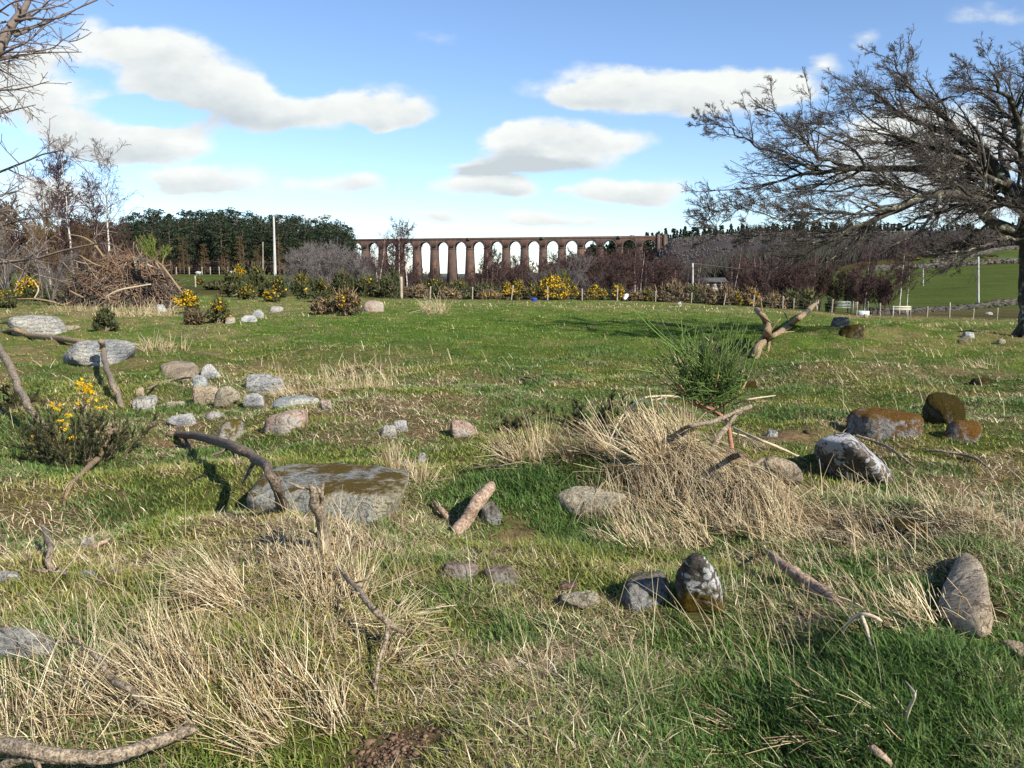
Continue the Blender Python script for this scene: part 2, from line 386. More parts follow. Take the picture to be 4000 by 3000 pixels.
# zones of the far land: pasture, rough brown, heather; hill tones darkened to stand for cloud shade
def land_colour(x, y):
    r = np.hypot(x, y); u = x/np.maximum(y, 1)
    g, soil, lush = cover(x, y)
    f = np.clip(g, 0, 1)[..., None]
    straw = np.array([.20,.16,.085]); green = np.array([.075,.125,.025]); brown = np.array([.085,.052,.034])
    c = straw*(1-f) + green*f
    near = (1 - sstep(9, 26, r))[..., None]
    c = c*(1-near*.45) + brown*near*.45
    c = c*(1-soil[..., None]*.75) + np.array([.19,.125,.085])*soil[..., None]*.75
    n1 = fbm(x*.08, y*.08, seed=71, oct=4)[..., None]
    rough = np.array([.12,.085,.05])*(1-n1) + np.array([.04,.055,.018])*n1
    past = np.array([.066,.090,.028])*(1.1-n1*.3)
    heath = np.array([.062,.058,.062])*(1.1-n1*.4)
    wood = np.array([.022,.018,.016])
    out = c
    def lay(mask, col):
        nonlocal out
        m = np.clip(mask, 0, 1)[..., None]; out = out*(1-m) + col*m
    lay(sstep(72, 77, y), rough)
    # left pasture in front of the pines
    lay(sstep(100, 104, y)*(1-sstep(-.24, -.22, u))*(1-sstep(172, 176, y)), past)
    lay(sstep(176, 180, y)*(1-sstep(-.20, -.18, u)), wood)
    # right pasture between the stone dyke and the upper wall
    edge = 252 - 60*np.clip(.38-u, 0, .2)/.1
    lay(sstep(.30, .315, u)*sstep(106, 110, y)*(1-sstep(edge, edge+4, y)), past)
    lay(sstep(-.2, -.15, u)*(1-sstep(.28, .30, u))*sstep(110, 150, y), wood*1.4)
    lay(sstep(.30, .315, u)*sstep(edge, edge+8, y), rough*.7)
    lay(sstep(.45, .47, u)*sstep(275, 280, y)*(1-sstep(340, 345, y)), past*1.1)
    lay(sstep(.16, .18, u)*sstep(560, 640, y), heath)
    lay(sstep(900, 960, y), wood*1.5)
    lay(sstep(1900, 2400, r), np.array([.10,.13,.14]))  # farthest land: distance haze put into the colour as a bluish tint
    return out

def build_land():
    nr = 520; rad = np.concatenate([[0.0], np.geomspace(.4, 8000, nr)])
    th = np.concatenate([np.linspace(-48, 48, 560), np.linspace(48, 312, 90)[1:-1]]); th = np.radians(th); nth = len(th)
    Rr, Tt = np.meshgrid(rad, th, indexing='ij'); X = Rr*np.sin(Tt); Y = Rr*np.cos(Tt); Z = h(X, Y)
    V = np.stack([X, Y, Z], -1).reshape(-1, 3); i = np.arange(nr)[:, None]; j = np.arange(nth)[None]; j2 = (j+1) % nth
    Fq = np.stack([i*nth+j, i*nth+j2, (i+1)*nth+j2, (i+1)*nth+j], -1).reshape(-1, 4)[:, ::-1]
    col = land_colour(V[:, 0], V[:, 1])
    m, nt, b, out = mat_new('earth_and_turf'); at = nd(nt, 'ShaderNodeAttribute', attribute_name='tone')
    n1 = noise_n(nt, 14, 8, .7); n2 = noise_n(nt, 1.3, 6, .65); n3 = noise_n(nt, .12, 6, .65)
    c = mixc(nt, 1.0, at.outputs['Color'], ramp(nt, n1, [(.3, (.45,.45,.45)), (.7, (1.6,1.55,1.5))]), 'MULTIPLY')
    c = mixc(nt, 1.0, c, ramp(nt, n2, [(.3, (.75,.8,.8)), (.7, (1.25,1.2,1.15))]), 'MULTIPLY')
    c = mixc(nt, 1.0, c, ramp(nt, n3, [(.3, (.8,.85,.85)), (.7, (1.2,1.15,1.1))]), 'MULTIPLY')
    nt.links.new(c, b.inputs['Base Color']); b.inputs['Roughness'].default_value = 1; b.inputs['Specular IOR Level'].default_value = 0
    bump(nt, b, n1, 1.0, .06)
    o = mesh('ground', V, [Fq], m, col=col, smooth=True); tag(o, 'rough pasture ground running down to the valley and up the far hill', None, None, 'structure')
build_land()

# ------------------------------------------------------------------ the viaduct
def build_viaduct():
    A = PY(1395, 934, 843.0); B = PY(2600, 921, 771.0)
    d = (B-A)[:2]; Lt = np.linalg.norm(d); d = d/Lt; nrm = np.array([d[1], -d[0]])     # nrm points to the camera
    if nrm @ (-A[:2]) < 0: nrm = -nrm
    ztop = (A[2]+B[2])/2
    def W(s, t, z): return np.stack([A[0]+d[0]*s+nrm[0]*t, A[1]+d[1]*s+nrm[1]*t, z+0*s], -1)
    # arch centres: photo px of the first and last one seen
    def s_of(px):
        dd = pdir(px, 1000)[:2]; M = np.array([[d[0], -dd[0]], [d[1], -dd[1]]]); return np.linalg.solve(M, -A[:2])[0]
    s0, s1 = s_of(1397), s_of(2535); pitch = (s1-s0)/16.0
    root = empty('viaduct', (A[0]+d[0]*160, A[1]+d[1]*160, -24), 'long red sandstone railway viaduct with many tall arches across the valley', 'viaduct')
    rl = np.array(root.location)
    m, nt, b, out = mat_new('sandstone'); n1 = noise_n(nt, .22, 5, .65); n2 = noise_n(nt, 1.6, 5, .7)
    tc = nt.nodes.new('ShaderNodeTexCoord'); mp = nd(nt, 'ShaderNodeMapping', Scale=(.35,.35,.06)); nt.links.new(tc.outputs['Object'], mp.inputs[0])
    n3 = noise_n(nt, 1.0, 5, .7, mp.outputs[0])
    c = ramp(nt, n1, [(.38, (.075,.050,.042)), (.52, (.11,.060,.043)), (.66, (.17,.085,.052))])
    c = mixc(nt, ramp(nt, n3, [(.45, (0,)*3), (.62, (1,)*3)]), c, (.062,.050,.048))
    c = mixc(nt, 1.0, c, ramp(nt, n2, [(.3, (.75,)*3), (.7, (1.25,)*3)]), 'MULTIPLY')
    br = nd(nt, 'ShaderNodeTexBrick', Scale=1.0); br.inputs['Mortar Size'].default_value = .02; br.inputs['Brick Width'].default_value = 1.1; br.inputs['Row Height'].default_value = .5
    nt.links.new(c, b.inputs['Base Color']); b.inputs['Roughness'].default_value = .95; bump(nt, b, n2, .5, .15)
    m2, nt, b, out = mat_new('dark_coping_stone'); n1 = noise_n(nt, .5, 5, .7)
    nt.links.new(ramp(nt, n1, [(.35, (.07,.055,.05)), (.65, (.15,.11,.09))]), b.inputs['Base Color'])
    hw = 4.2; rad = pitch*.335; zc = ztop-4.1-rad; k0, k1 = -9, 17
    seg = 20
    # spandrel wall: strips from the arch line to the parapet line
    ss, zz = [], []
    for k in range(k0, k1):
        c0 = s0+pitch*k; lo, hi = c0-pitch/2, c0+pitch/2
        ss += [lo]; zz += [zc-.0]
        a = np.linspace(np.pi, 0, seg+1)
        ss += [c0-rad-.001]; zz += [zc]
        ss += list(c0+rad*np.cos(a)); zz += list(zc+rad*np.sin(a)*1.04)
        ss += [c0+rad+.001]; zz += [zc]
    sL = s0+pitch*(k0-.5); sR = s0+pitch*(k1-.5)
    ss += [sR]; zz += [zc]
    ss = np.array(ss); zz = np.array(zz); n = len(ss); zt = ztop-1.7
    V = np.concatenate([W(ss, hw, zz), W(ss, hw, zt+0*zz), W(ss, -hw, zz), W(ss, -hw, zt+0*zz)]) - rl
    i = np.arange(n-1); q = lambda a, b_, c_, d_: np.stack([a, b_, c_, d_], -1)
    fs = [q(i, i+1, i+1+n, i+n), q(i+1+2*n, i+2*n, i+3*n, i+1+3*n), q(i+1, i, i+2*n, i+1+2*n), q(i+n, i+1+n, i+1+3*n, i+3*n)]
    mesh('arcade_wall', V, [np.concatenate(fs)], m, root)
    # arch rings, proud of the wall
    for k in range(k0, k1):
        c0 = s0+pitch*k; a = np.linspace(np.pi, 0, seg+1); r1, r2 = rad, rad+.75
        ri = np.stack([c0+r1*np.cos(a), zc+r1*1.04*np.sin(a)], -1); ro = np.stack([c0+r2*np.cos(a), zc+r2*1.04*np.sin(a)], -1)
        V = np.concatenate([W(ri[:, 0], hw+.12, ri[:, 1]), W(ro[:, 0], hw+.12, ro[:, 1]), W(ro[:, 0], hw-.02, ro[:, 1]), W(ri[:, 0], hw-.02, ri[:, 1]-.02)]) - rl
        n = seg+1; i = np.arange(seg)
        mesh('arch_ring', V, [np.concatenate([q(i, i+1, i+1+n, i+n), q(i+n, i+1+n, i+1+2*n, i+2*n), q(i+1, i, i+3*n, i+1+3*n)])], m2, root)
    # piers: battered
    hwid = pitch/2-rad
    for k in range(k0, k1+1):
        c0 = s0+pitch*(k-.5); gz = min(hz(*W(np.array(c0), 0, 0)[:2]), zc-2)-2.0
        rows = [(zc-.8, hwid-.02, hw-.02), (gz, hwid+(zc-gz)*.035, hw+(zc-gz)*.04)]
        if k == k1: rows = [(zc-.8, hwid-.02, hw-.02), (gz, hwid, hw)]
        V = []
        for (z, a_, b_) in rows: V += [W(np.array(c0+x*a_), y*b_, z) for x, y in ((-1,-1),(1,-1),(1,1),(-1,1))]
        imp = []
        for (z, a_, b_) in ((zc+.02, hwid+.28, hw+.3), (zc-.8, hwid+.28, hw+.3)): imp += [W(np.array(c0+x*a_), y*b_, z) for x, y in ((-1,-1),(1,-1),(1,1),(-1,1))]
        box = np.array([[0,1,2,3],[7,6,5,4],[4,5,1,0],[5,6,2,1],[6,7,3,2],[7,4,0,3]])
        p = mesh('pier', np.array(V)-rl, [box], m, root)
        mesh('impost', np.array(imp)-rl, [box], m2, p)
    # string course and parapet
    box = np.array([[0,1,2,3],[7,6,5,4],[4,5,1,0],[5,6,2,1],[6,7,3,2],[7,4,0,3]])
    def bar(name, sa, sb, ta, tb, za, zb, mt, par=root):
        V = [W(np.array(s_), t_, z_) for z_ in (zb, za) for s_, t_ in ((sa, ta), (sb, ta), (sb, tb), (sa, tb))]
        return mesh(name, np.array(V)-rl, [box], mt, par)
    ext = s_of(2606)
    bar('string_course', sL, ext, hw+.45, -hw-.45, zt, zt+.45, m2)
    bar('parapet', sL, ext, hw+.1, hw-.45, zt+.46, ztop, m); bar('parapet', sL, ext, -hw+.45, -hw-.1, zt+.46, ztop, m)
    # abutment and pilasters on the embankment
    bar('abutment', sR+.01, ext, hw-.003, -hw, zc-24, zt-.01, m)
    for pxa in (2572, 2597):
        sa = s_of(pxa); bar('pilaster', sa-1.3, sa+1.3, hw+1.0, hw-.1, zc-20, ztop+1.3, m2)
    # refuge corbels along the parapet
    for k in range(k0, k1, 4): bar('refuge', s0+pitch*(k-.5)-1.5, s0+pitch*(k-.5)+1.5, hw+1.1, hw-.1, zt-.6, ztop+.1, m2)
    return W, s_of, ztop, ext
VW, VS, VZ, VEXT = build_viaduct()
# ------------------------------------------------------------------ rocks
ROCK_FOOT = []       # footprints where no grass grows: x, y, rx, ry
def mat_rock(name, a, b_, c_=None, moss=None, moss_amt=.5, lich=None, lich_amt=.5, scale=6, strata=0.0, bumpd=.02, low_moss=False):
    m, nt, b, out = mat_new(name)
    n1 = noise_n(nt, scale, 8, .68); n2 = noise_n(nt, scale*7, 6, .75); n3 = noise_n(nt, scale*.45, 4, .6)
    c = ramp(nt, n1, [(.34, a), (.62, b_)])
    if c_: c = mixc(nt, ramp(nt, n3, [(.45, (0,)*3), (.6, (1,)*3)]), c, c_)
    c = mixc(nt, 1.0, c, ramp(nt, n2, [(.34, (.42,.42,.44)), (.46, (.9,.9,.9)), (.62, (1.25,1.25,1.22))]), 'MULTIPLY')
    n4 = noise_n(nt, scale*1.3, 3, .5, dist=1.6); c = mixc(nt, 1.0, c, ramp(nt, n4, [(.470, (1,1,1)), (.495, (.38,.36,.34)), (.505, (.38,.36,.34)), (.53, (1,1,1))]), 'MULTIPLY')
    hs_ = nd(nt, 'ShaderNodeMath', operation='MULTIPLY_ADD'); nt.links.new(n1, hs_.inputs[0]); hs_.inputs[1].default_value = 1.5; nt.links.new(n2, hs_.inputs[2]); hh = hs_.outputs[0]
    if strata:
        tc = nt.nodes.new('ShaderNodeTexCoord'); w = nd(nt, 'ShaderNodeTexWave', Scale=strata, Distortion=9.0, Detail=5); w.inputs['Detail Scale'].default_value = 1.5
        w.wave_type = 'BANDS'; w.bands_direction = 'Z'; nt.links.new(tc.outputs['Object'], w.inputs['Vector'])
        c = mixc(nt, 1.0, c, ramp(nt, w.outputs['Fac'], [(.05, (.62,.64,.67)), (.35, (1.0,1.0,1.0))]), 'MULTIPLY')
    geo = nt.nodes.new('ShaderNodeNewGeometry'); sp = nt.nodes.new('ShaderNodeSeparateXYZ'); nt.links.new(geo.outputs['Normal'], sp.inputs[0])
    if lich:
        v = nd(nt, 'ShaderNodeTexVoronoi', Scale=scale*4.5); tc = nt.nodes.new('ShaderNodeTexCoord')
        nv = nd(nt, 'ShaderNodeTexNoise', Scale=scale*2.5, Detail=4); nt.links.new(tc.outputs['Object'], nv.inputs['Vector'])
        vm = nd(nt, 'ShaderNodeVectorMath', operation='MULTIPLY_ADD'); nt.links.new(nv.outputs['Color'], vm.inputs[0]); vm.inputs[1].default_value = (.12,)*3; nt.links.new(tc.outputs['Object'], vm.inputs[2])
        nt.links.new(vm.outputs[0], v.inputs['Vector'])
        ln = noise_n(nt, scale*.9, 5, .7)
        ad = nd(nt, 'ShaderNodeMath', operation='MULTIPLY_ADD'); nt.links.new(v.outputs['Distance'], ad.inputs[0]); ad.inputs[1].default_value = -.42; nt.links.new(ln, ad.inputs[2])
        ad2 = nd(nt, 'ShaderNodeMath', operation='MULTIPLY_ADD'); nt.links.new(sp.outputs['Z'], ad2.inputs[0]); ad2.inputs[1].default_value = .05; nt.links.new(ad.outputs[0], ad2.inputs[2])
        t = .56-lich_amt*.32
        c = mixc(nt, ramp(nt, ad2.outputs[0], [(t, (0,)*3), (t+.05, (1,)*3)]), c, lich)
    if moss:
        mn = noise_n(nt, scale*.8, 6, .7); ad = nd(nt, 'ShaderNodeMath', operation='MULTIPLY_ADD'); nt.links.new(sp.outputs['Z'], ad.inputs[0]); ad.inputs[1].default_value = -.25 if low_moss else .22; nt.links.new(mn, ad.inputs[2])
        src = ad.outputs[0]
        if low_moss:      # moss that creeps up from the soil
            tc = nt.nodes.new('ShaderNodeTexCoord'); s2 = nt.nodes.new('ShaderNodeSeparateXYZ'); nt.links.new(tc.outputs['Object'], s2.inputs[0])
            a3 = nd(nt, 'ShaderNodeMath', operation='MULTIPLY_ADD'); nt.links.new(s2.outputs['Z'], a3.inputs[0]); a3.inputs[1].default_value = -1.6; nt.links.new(mn, a3.inputs[2]); src = a3.outputs[0]
        t = .80-moss_amt*.4 if not low_moss else .76-moss_amt*.3
        mc = mixc(nt, noise_n(nt, scale*9, 4, .7), moss, tuple(x*.30 for x in moss))
        e2 = nd(nt, 'ShaderNodeMath', operation='MULTIPLY_ADD'); nt.links.new(n2, e2.inputs[0]); e2.inputs[1].default_value = .35; nt.links.new(src, e2.inputs[2])
        f = ramp(nt, e2.outputs[0], [(t+.13, (0,)*3), (t+.24, (1,)*3)])
        c = mixc(nt, f, c, mc)
    nt.links.new(c, b.inputs['Base Color']); b.inputs['Roughness'].default_value = .92; b.inputs['Specular IOR Level'].default_value = .15
    bump(nt, b, hh, 1.0, bumpd*1.8); return m
MOSS = (.16,.115,.02); MOSSG = (.10,.10,.02); LICH = (.55,.55,.54)
RM = dict(
    tan=mat_rock('tan_sandstone', (.36,.275,.18), (.54,.44,.315), (.29,.235,.17)),
    tanl=mat_rock('pale_tan_rock', (.46,.36,.25), (.66,.55,.41), (.38,.32,.24)),
    cream=mat_rock('cream_sandstone', (.36,.31,.22), (.54,.49,.36), (.30,.26,.19)),
    pink=mat_rock('pink_sandstone', (.34,.23,.18), (.50,.37,.30), (.40,.36,.31)),
    pale=mat_rock('pale_gneiss', (.30,.285,.25), (.52,.50,.45), (.36,.34,.31), strata=3.0),
    band=mat_rock('banded_gneiss', (.27,.26,.24), (.50,.48,.43), (.26,.27,.28), strata=5.0),
    blue=mat_rock('blue_grey_slate', (.22,.245,.26), (.40,.42,.42), (.44,.43,.38)),
    white=mat_rock('white_quartzite', (.40,.39,.37), (.70,.68,.64), (.26,.26,.27), scale=7),
    mossy=mat_rock('moss_grown_rock', (.28,.25,.22), (.50,.47,.42), moss=MOSS, moss_amt=.5, lich=LICH, lich_amt=.3),
    mossy2=mat_rock('rust_moss_rock', (.16,.15,.14), (.34,.33,.32), moss=(.20,.10,.02), moss_amt=.6, lich=(.36,.37,.38), lich_amt=.45),
    mossall=mat_rock('moss_cushion_rock', (.14,.12,.08), (.25,.22,.16), moss=(.12,.085,.014), moss_amt=.85, scale=9, bumpd=.06),
    lichen=mat_rock('lichen_boulder_rock', (.10,.083,.073), (.22,.185,.155), lich=(.50,.50,.51), lich_amt=.85, scale=5),
    upright=mat_rock('lichen_crusted_rock', (.07,.065,.06), (.16,.14,.125), moss=(.24,.15,.015), moss_amt=.55, lich=(.62,.62,.62), lich_amt=.85, scale=5, low_moss=True),
    dark=mat_rock('dark_grey_rock', (.12,.105,.09), (.24,.21,.18), (.30,.30,.30), moss=MOSSG, moss_amt=.25, scale=5),
    sunk=mat_rock('dull_brown_rock', (.20,.155,.125), (.36,.28,.24), (.30,.28,.25), moss=MOSSG, moss_amt=.2),
    slab=mat_rock('slab_stone', (.30,.32,.32), (.46,.46,.42), (.50,.45,.32), moss=(.20,.135,.022), moss_amt=.22, scale=5.5, bumpd=.04),
    red=mat_rock('brown_red_rock', (.15,.10,.08), (.24,.16,.13)),
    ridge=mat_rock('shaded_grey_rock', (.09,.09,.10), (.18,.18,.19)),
)
_bm = bmesh.new(); bmesh.ops.create_icosphere(_bm, subdivisions=5, radius=1.0)
ICO5 = np.array([v.co[:] for v in _bm.verts]); ICO5F = np.array([[v.index for v in f.verts] for f in _bm.faces]); _bm.free()
_bm = bmesh.new(); bmesh.ops.create_icosphere(_bm, subdivisions=4, radius=1.0)
ICO4 = np.array([v.co[:] for v in _bm.verts]); ICO4F = np.array([[v.index for v in f.verts] for f in _bm.faces]); _bm.free()
def planes_shape(dirs, nrm, d, p):
    q = np.maximum(dirs @ nrm.T, 0) / d[None]
    return 1.0 / (np.sum(q**p, 1))**(1.0/p)
GRP = 'field stones lying in the rough grass'
def rock_mesh(name, V, F_, mat, center, label, cat='stone', group=GRP, rough=.05, seed=0, size=1.0):
    n = (fbm(V[:,0]*3/size, V[:,1]*3/size, V[:,2]*3/size, seed=seed, oct=5, gain=.55)-.5)
    n2 = (fbm(V[:,0]*14/size, V[:,1]*14/size, V[:,2]*14/size, seed=seed+7, oct=3, gain=.6)-.5)
    nv = V/np.maximum(np.linalg.norm(V, axis=1, keepdims=True), 1e-6)
    V = V + nv*(n*rough*2.4 + n2*rough*.55)[:, None]*size
    o = mesh(name, V, [F_], mat, None, center, smooth=True); tag(o, label, cat, group); return o
def rock(px0, py0, px1, py1, mat, label, p=14, planes=13, sink=.42, dep=None, lean=0.0, rot=None, rough=.07, name='stone', cat='stone', seed=None, group=GRP, flat=None):
    seed = int(px0*7+py1*3) if seed is None else seed; r = np.random.default_rng(seed)
    cx = (px0+px1)/2; g = G(cx, py1-2); dist = math.hypot(g[0], g[1]); s = dist/F*1.02
    w = (px1-px0)*s; dep = (dep or r.uniform(.6, .8))*w; tilt = EYE/dist; app = (py1-py0)*s
    H = max(app - dep*tilt*.8, app*.55); H = H+.012
    fwd = np.array([g[0], g[1]])/dist; c2 = g[:2] + fwd*dep*.45; gz = hz(*c2)
    nr = r.normal(size=(planes, 3)); nr /= np.linalg.norm(nr, axis=1, keepdims=True); nr = np.vstack([nr, [[0,0,1],[0,0,-1],[1,0,.1],[-1,0,.1],[0,1,.1],[0,-1,.15]]])
    d = np.concatenate([r.uniform(.72, 1.0, planes), [flat or .9, 1, .97, .97, .97, .97]])
    ico, icf = (ICO5, ICO5F) if (px1-px0) > 130 else (ICO4, ICO4F)
    V = ico*planes_shape(ico, nr, d, p)[:, None]
    V /= np.abs(V).max(0); total = H/(1-sink); V = V*np.array([w/2, dep/2, total/2])
    V[:, 0] += V[:, 2]*lean
    a = math.atan2(-g[0], g[1]) + (rot or 0); ca, sa = math.cos(a), math.sin(a)
    V = np.stack([V[:,0]*ca-V[:,1]*sa, V[:,0]*sa+V[:,1]*ca, V[:,2]], -1)
    ctr = np.array([c2[0], c2[1], gz + H - total/2])
    ROCK_FOOT.append((c2[0], c2[1], w*.40, dep*.36))
    return rock_mesh(name, V, icf, RM[mat], ctr, label, cat, group, rough, seed, min(w, total))
def hull_rock(pts, mat, label, p=16, rough=.03, seed=1, name='stone', cat='stone', group=GRP, sub=None):
    """pts: (px, py, height) corners seen in the photo, set out in the world"""
    g0 = np.mean([P(a, b, 0)[:2] for a, b, c_ in pts if c_ <= .06], 0); gz = hz(*g0)
    W = np.array([P(a, b, c_+gz) for a, b, c_ in pts]); ctr = W.mean(0)
    bm = bmesh.new()
    for w in W: bm.verts.new(w-ctr)
    bmesh.ops.convex_hull(bm, input=bm.verts[:]); bmesh.ops.recalc_face_normals(bm, faces=bm.faces[:])
    nr, dd = [], []
    for f in bm.faces:
        n = np.array(f.normal[:]); dv = float(n @ np.array(f.verts[0].co[:]))
        if dv < 0: n, dv = -n, -dv
        if all(np.dot(n, k) < .995 or abs(dv-e) > .004 for k, e in zip(nr, dd)): nr.append(n); dd.append(max(dv, .02))
    bm.free()
    V = ICO5*planes_shape(ICO5, np.array(nr), np.array(dd), p)[:, None]*1.03
    mn, mx = V.min(0), V.max(0); ROCK_FOOT.append((ctr[0], ctr[1], (mx[0]-mn[0])*.24, (mx[1]-mn[1])*.22))
    return rock_mesh(name, V, ICO5F, RM[mat], ctr, label, cat, group, rough, seed, float((mx-mn).min()))

# the big ones, from corners read off the photograph
hull_rock([(1075,1815,.20),(1330,1803,.22),(1590,1828,.22),(1600,1885,.21),(1540,1940,.21),(1330,1920,.21),(1200,1905,.20),(958,1938,.12),(985,1885,.16),
           (955,1990,.02),(1010,2020,-.06),(1240,2070,-.05),(1430,2105,-.04),(1520,2060,-.06),(1560,1960,-.05),(1080,1900,-.05)],
          'slab', 'large flat-topped slab with brown moss beside the curved branch, partly hiding its hollow underside', p=22, rough=.035, seed=5, name='flat_slab')
hull_rock([(3185,1720,.34),(3260,1688,.40),(3320,1690,.40),(3345,1735,.38),(3400,1790,.26),(3440,1830,.16),(3488,1850,.08),(3490,1895,0),(3400,1900,-.05),(3280,1905,-.05),(3215,1855,-.03),(3178,1760,.12),(3300,1740,-.05),(3440,1800,-.05)],
          'lichen', 'angular dark boulder crusted with pale lichen, beside the smooth round stone', p=20, rough=.03, seed=11, name='boulder')
hull_rock([(2700,2150,.36),(2740,2152,.36),(2780,2200,.27),(2815,2260,.17),(2830,2380,.02),(2810,2410,-.03),(2660,2400,-.03),(2640,2300,.02),(2640,2235,.20),(2670,2180,.30),(2720,2400,-.04),(2800,2270,-.04)],
          'upright', 'upright pointed stone crusted white with lichen and yellow moss at its foot', p=12, rough=.04, seed=17, name='boulder')
hull_rock([(3745,2150,.10),(3800,2155,.12),(3855,2220,.13),(3862,2300,.14),(3880,2400,.13),(3892,2470,.04),(3840,2520,.0),(3740,2490,.0),(3660,2420,.03),(3648,2360,.03),(3735,2240,.09),(3760,2400,-.12),(3800,2300,-.12),(3780,2200,-.1)],
          'tanl', 'long tan boulder half buried in dead grass, smooth and rounded at its lower end', p=9, rough=.035, seed=23, name='boulder')
rock(2403,2226,2615,2396,'dark','dark grey slab crossed by straw stalks, leaning beside the upright pointed stone',p=14,planes=12,seed=79,flat=.75,rot=.5,rough=.1)
hull_rock([(625,1425,.20),(700,1402,.26),(755,1410,.25),(785,1450,.16),(790,1490,.02),(720,1500,-.03),(640,1485,-.02),(622,1450,.05)],
          'tan', 'broad tan stone with a sloping top, largest of the scattered heap of stones', p=18, rough=.03, seed=31)
R_ = rock
R_(70,1245,250,1322,'pale','pale grey humped boulder behind the long brown branch',p=8,flat=.8)
R_(272,1350,506,1435,'band','broad layered grey stone behind the short upright stick',p=10,flat=.75)
R_(755,1470,812,1525,'blue','small grey pointed stone touching the broad tan stone')
R_(785,1435,861,1483,'white','small white and grey stone behind the broad tan stone')
R_(753,1513,850,1583,'tan','tan squared stone touching the round cream stone',p=14,sink=.15)
R_(842,1509,944,1596,'cream','round cream stone between the tan stone and the white stone',p=7,sink=.12)
R_(962,1480,1110,1545,'band','grooved pale stone lying behind the small white stone',p=12)
R_(946,1540,1030,1602,'white','small bright white stone in front of the grooved pale stone',p=16,sink=.1)
R_(1054,1527,1253,1592,'blue','long flat blue-grey stone beside the small pink block',p=16,flat=.7)
R_(1250,1566,1296,1604,'pink','small pink square block at the end of the flat blue-grey stone',p=20,planes=2,sink=.1)
R_(1036,1616,1212,1700,'pink','pinkish brown wedge-shaped boulder in front of the flat blue-grey stone',p=16)
R_(517,1553,610,1608,'pale','whitish rounded stone topped by a small upright tan one',p=8)
R_(533,1520,562,1560,'tan','little upright tan stone behind the whitish rounded one',p=10,dep=.9)
R_(650,1572,722,1595,'cream','thin pale flat stone lying in straw below the tan squared stone')
R_(656,1627,762,1671,'white','white streaky broken stone just above the dark curved branch',p=20)
R_(798,1612,875,1643,'pale','half sunk pale stone above the moss-capped one',p=8)
R_(843,1647,958,1735,'mossy','stone capped with brown moss behind the dark curved branch',p=9)
R_(941,1234,1005,1260,'white','flat white stone lowest of the three stones beyond the gorse bushes',p=16)
R_(985,1216,1030,1240,'band','small streaked stone leaning on the flat white one beyond the gorse bushes')
R_(1049,1197,1105,1222,'pale','pale wedge stone alone on the turf beyond the gorse bushes',p=16)
R_(880,1243,918,1267,'pink','small pinkish stone beside the right-hand gorse bush')
R_(228,1274,305,1292,'tan','low flat tan stone just beyond the pale grey humped boulder')
R_(1630,1772,1670,1815,'blue','small grey stone in grass to the right of the flat-topped slab')
R_(1480,1664,1550,1713,'pale','dull pale stone behind the flat-topped slab')
R_(1530,1646,1590,1689,'white','white splinter of stone behind the flat-topped slab',p=20)
R_(1756,1646,1870,1713,'pink','narrow pink and brown stone tilted in the turf, short of the middle tussock',dep=.35,rot=.5,p=18)
R_(1874,1977,1966,2062,'dark','grey stone tucked behind the broken log')
R_(1720,2157,1890,2290,'sunk','large half-buried brown stone with grey upper face, left of its sunken neighbour',p=14,flat=.7)
R_(1883,2199,2030,2300,'sunk','pinkish half-buried stone next to the larger grey-faced sunken one',p=14,flat=.7)
R_(2156,1917,2450,2037,'cream','pale rounded boulder veiled by straw at the foot of the big tussock',p=8)
R_(2173,2286,2265,2330,'red','small flat dark red stone touching the pale green-white block',p=14,sink=.2)
R_(2176,2330,2351,2408,'cream','pale green-white block with squared edges, in front of the dark red stone',p=20,planes=4,sink=.15)
R_(2992,1797,3133,1914,'tan','smooth rounded brown stone left of the lichen boulder',p=5,sink=.12)
R_(3313,1599,3577,1722,'mossy2','broad rock with rust-coloured moss behind the lichen boulder',p=7)
R_(3613,1523,3776,1667,'mossall','tall hump of olive moss over a hidden rock',p=6)
R_(3696,1659,3822,1734,'mossy2','small rusty moss-covered rock below the olive moss hump',p=8)
R_(3792,1473,3895,1509,'mossall','low mossy rock furthest up the slope beyond the olive moss hump',p=7)
R_(3472,2027,3670,2120,'mossall','low sliver of yellow-brown moss above the long tan boulder',p=7,flat=.6)
R_(2895,1496,2955,1525,'mossall','tiny brown mossy stone beside the broom plant')
R_(3920,2540,4040,2592,'tan','tan stone at the picture edge below the long tan boulder')
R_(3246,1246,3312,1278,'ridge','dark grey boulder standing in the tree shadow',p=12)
R_(3278,1274,3366,1325,'mossall','mossy brown hummock rock in front of the dark grey boulder in the tree shadow',p=7)
R_(3758,1303,3800,1324,'blue','grey stone in short turf near the bare tree')
R_(3892,1334,3924,1347,'tan','small pale stone nearest the foot of the bare tree')
R_(-30,2431,188,2592,'band','banded blue-grey boulder near the thick fallen branch',p=9)
R_(317,2096,388,2141,'pale','pale rough stone beside a short rotten stick')
R_(314,2235,376,2279,'band','small grey stone behind the blackened stick')
R_(426,2232,475,2264,'pink','small pinkish pebble beside the small grey stone')
R_(-20,2254,73,2292,'white','small white stone at the picture edge above the banded boulder')
R_(1411,1180,1502,1219,'pink','sandy pink mound of stone at the far side of the turf',p=7)
R_(609,1198,648,1222,'blue','little blue-grey stone at the foot of the brush pile')
R_(2990,1687,3040,1712,'blue','small blue-grey stone in bare soil beyond the round brown stone')
R_(1570,1795,1600,1835,'pale','tiny pale stone under the tall stalks beside the slab')
R_(3740,1330,3775,1345,'red','brown clod in the turf before the bare tree')
R_(2640,1690,2690,1730,'cream','cream stone seen under the forked broom stem')
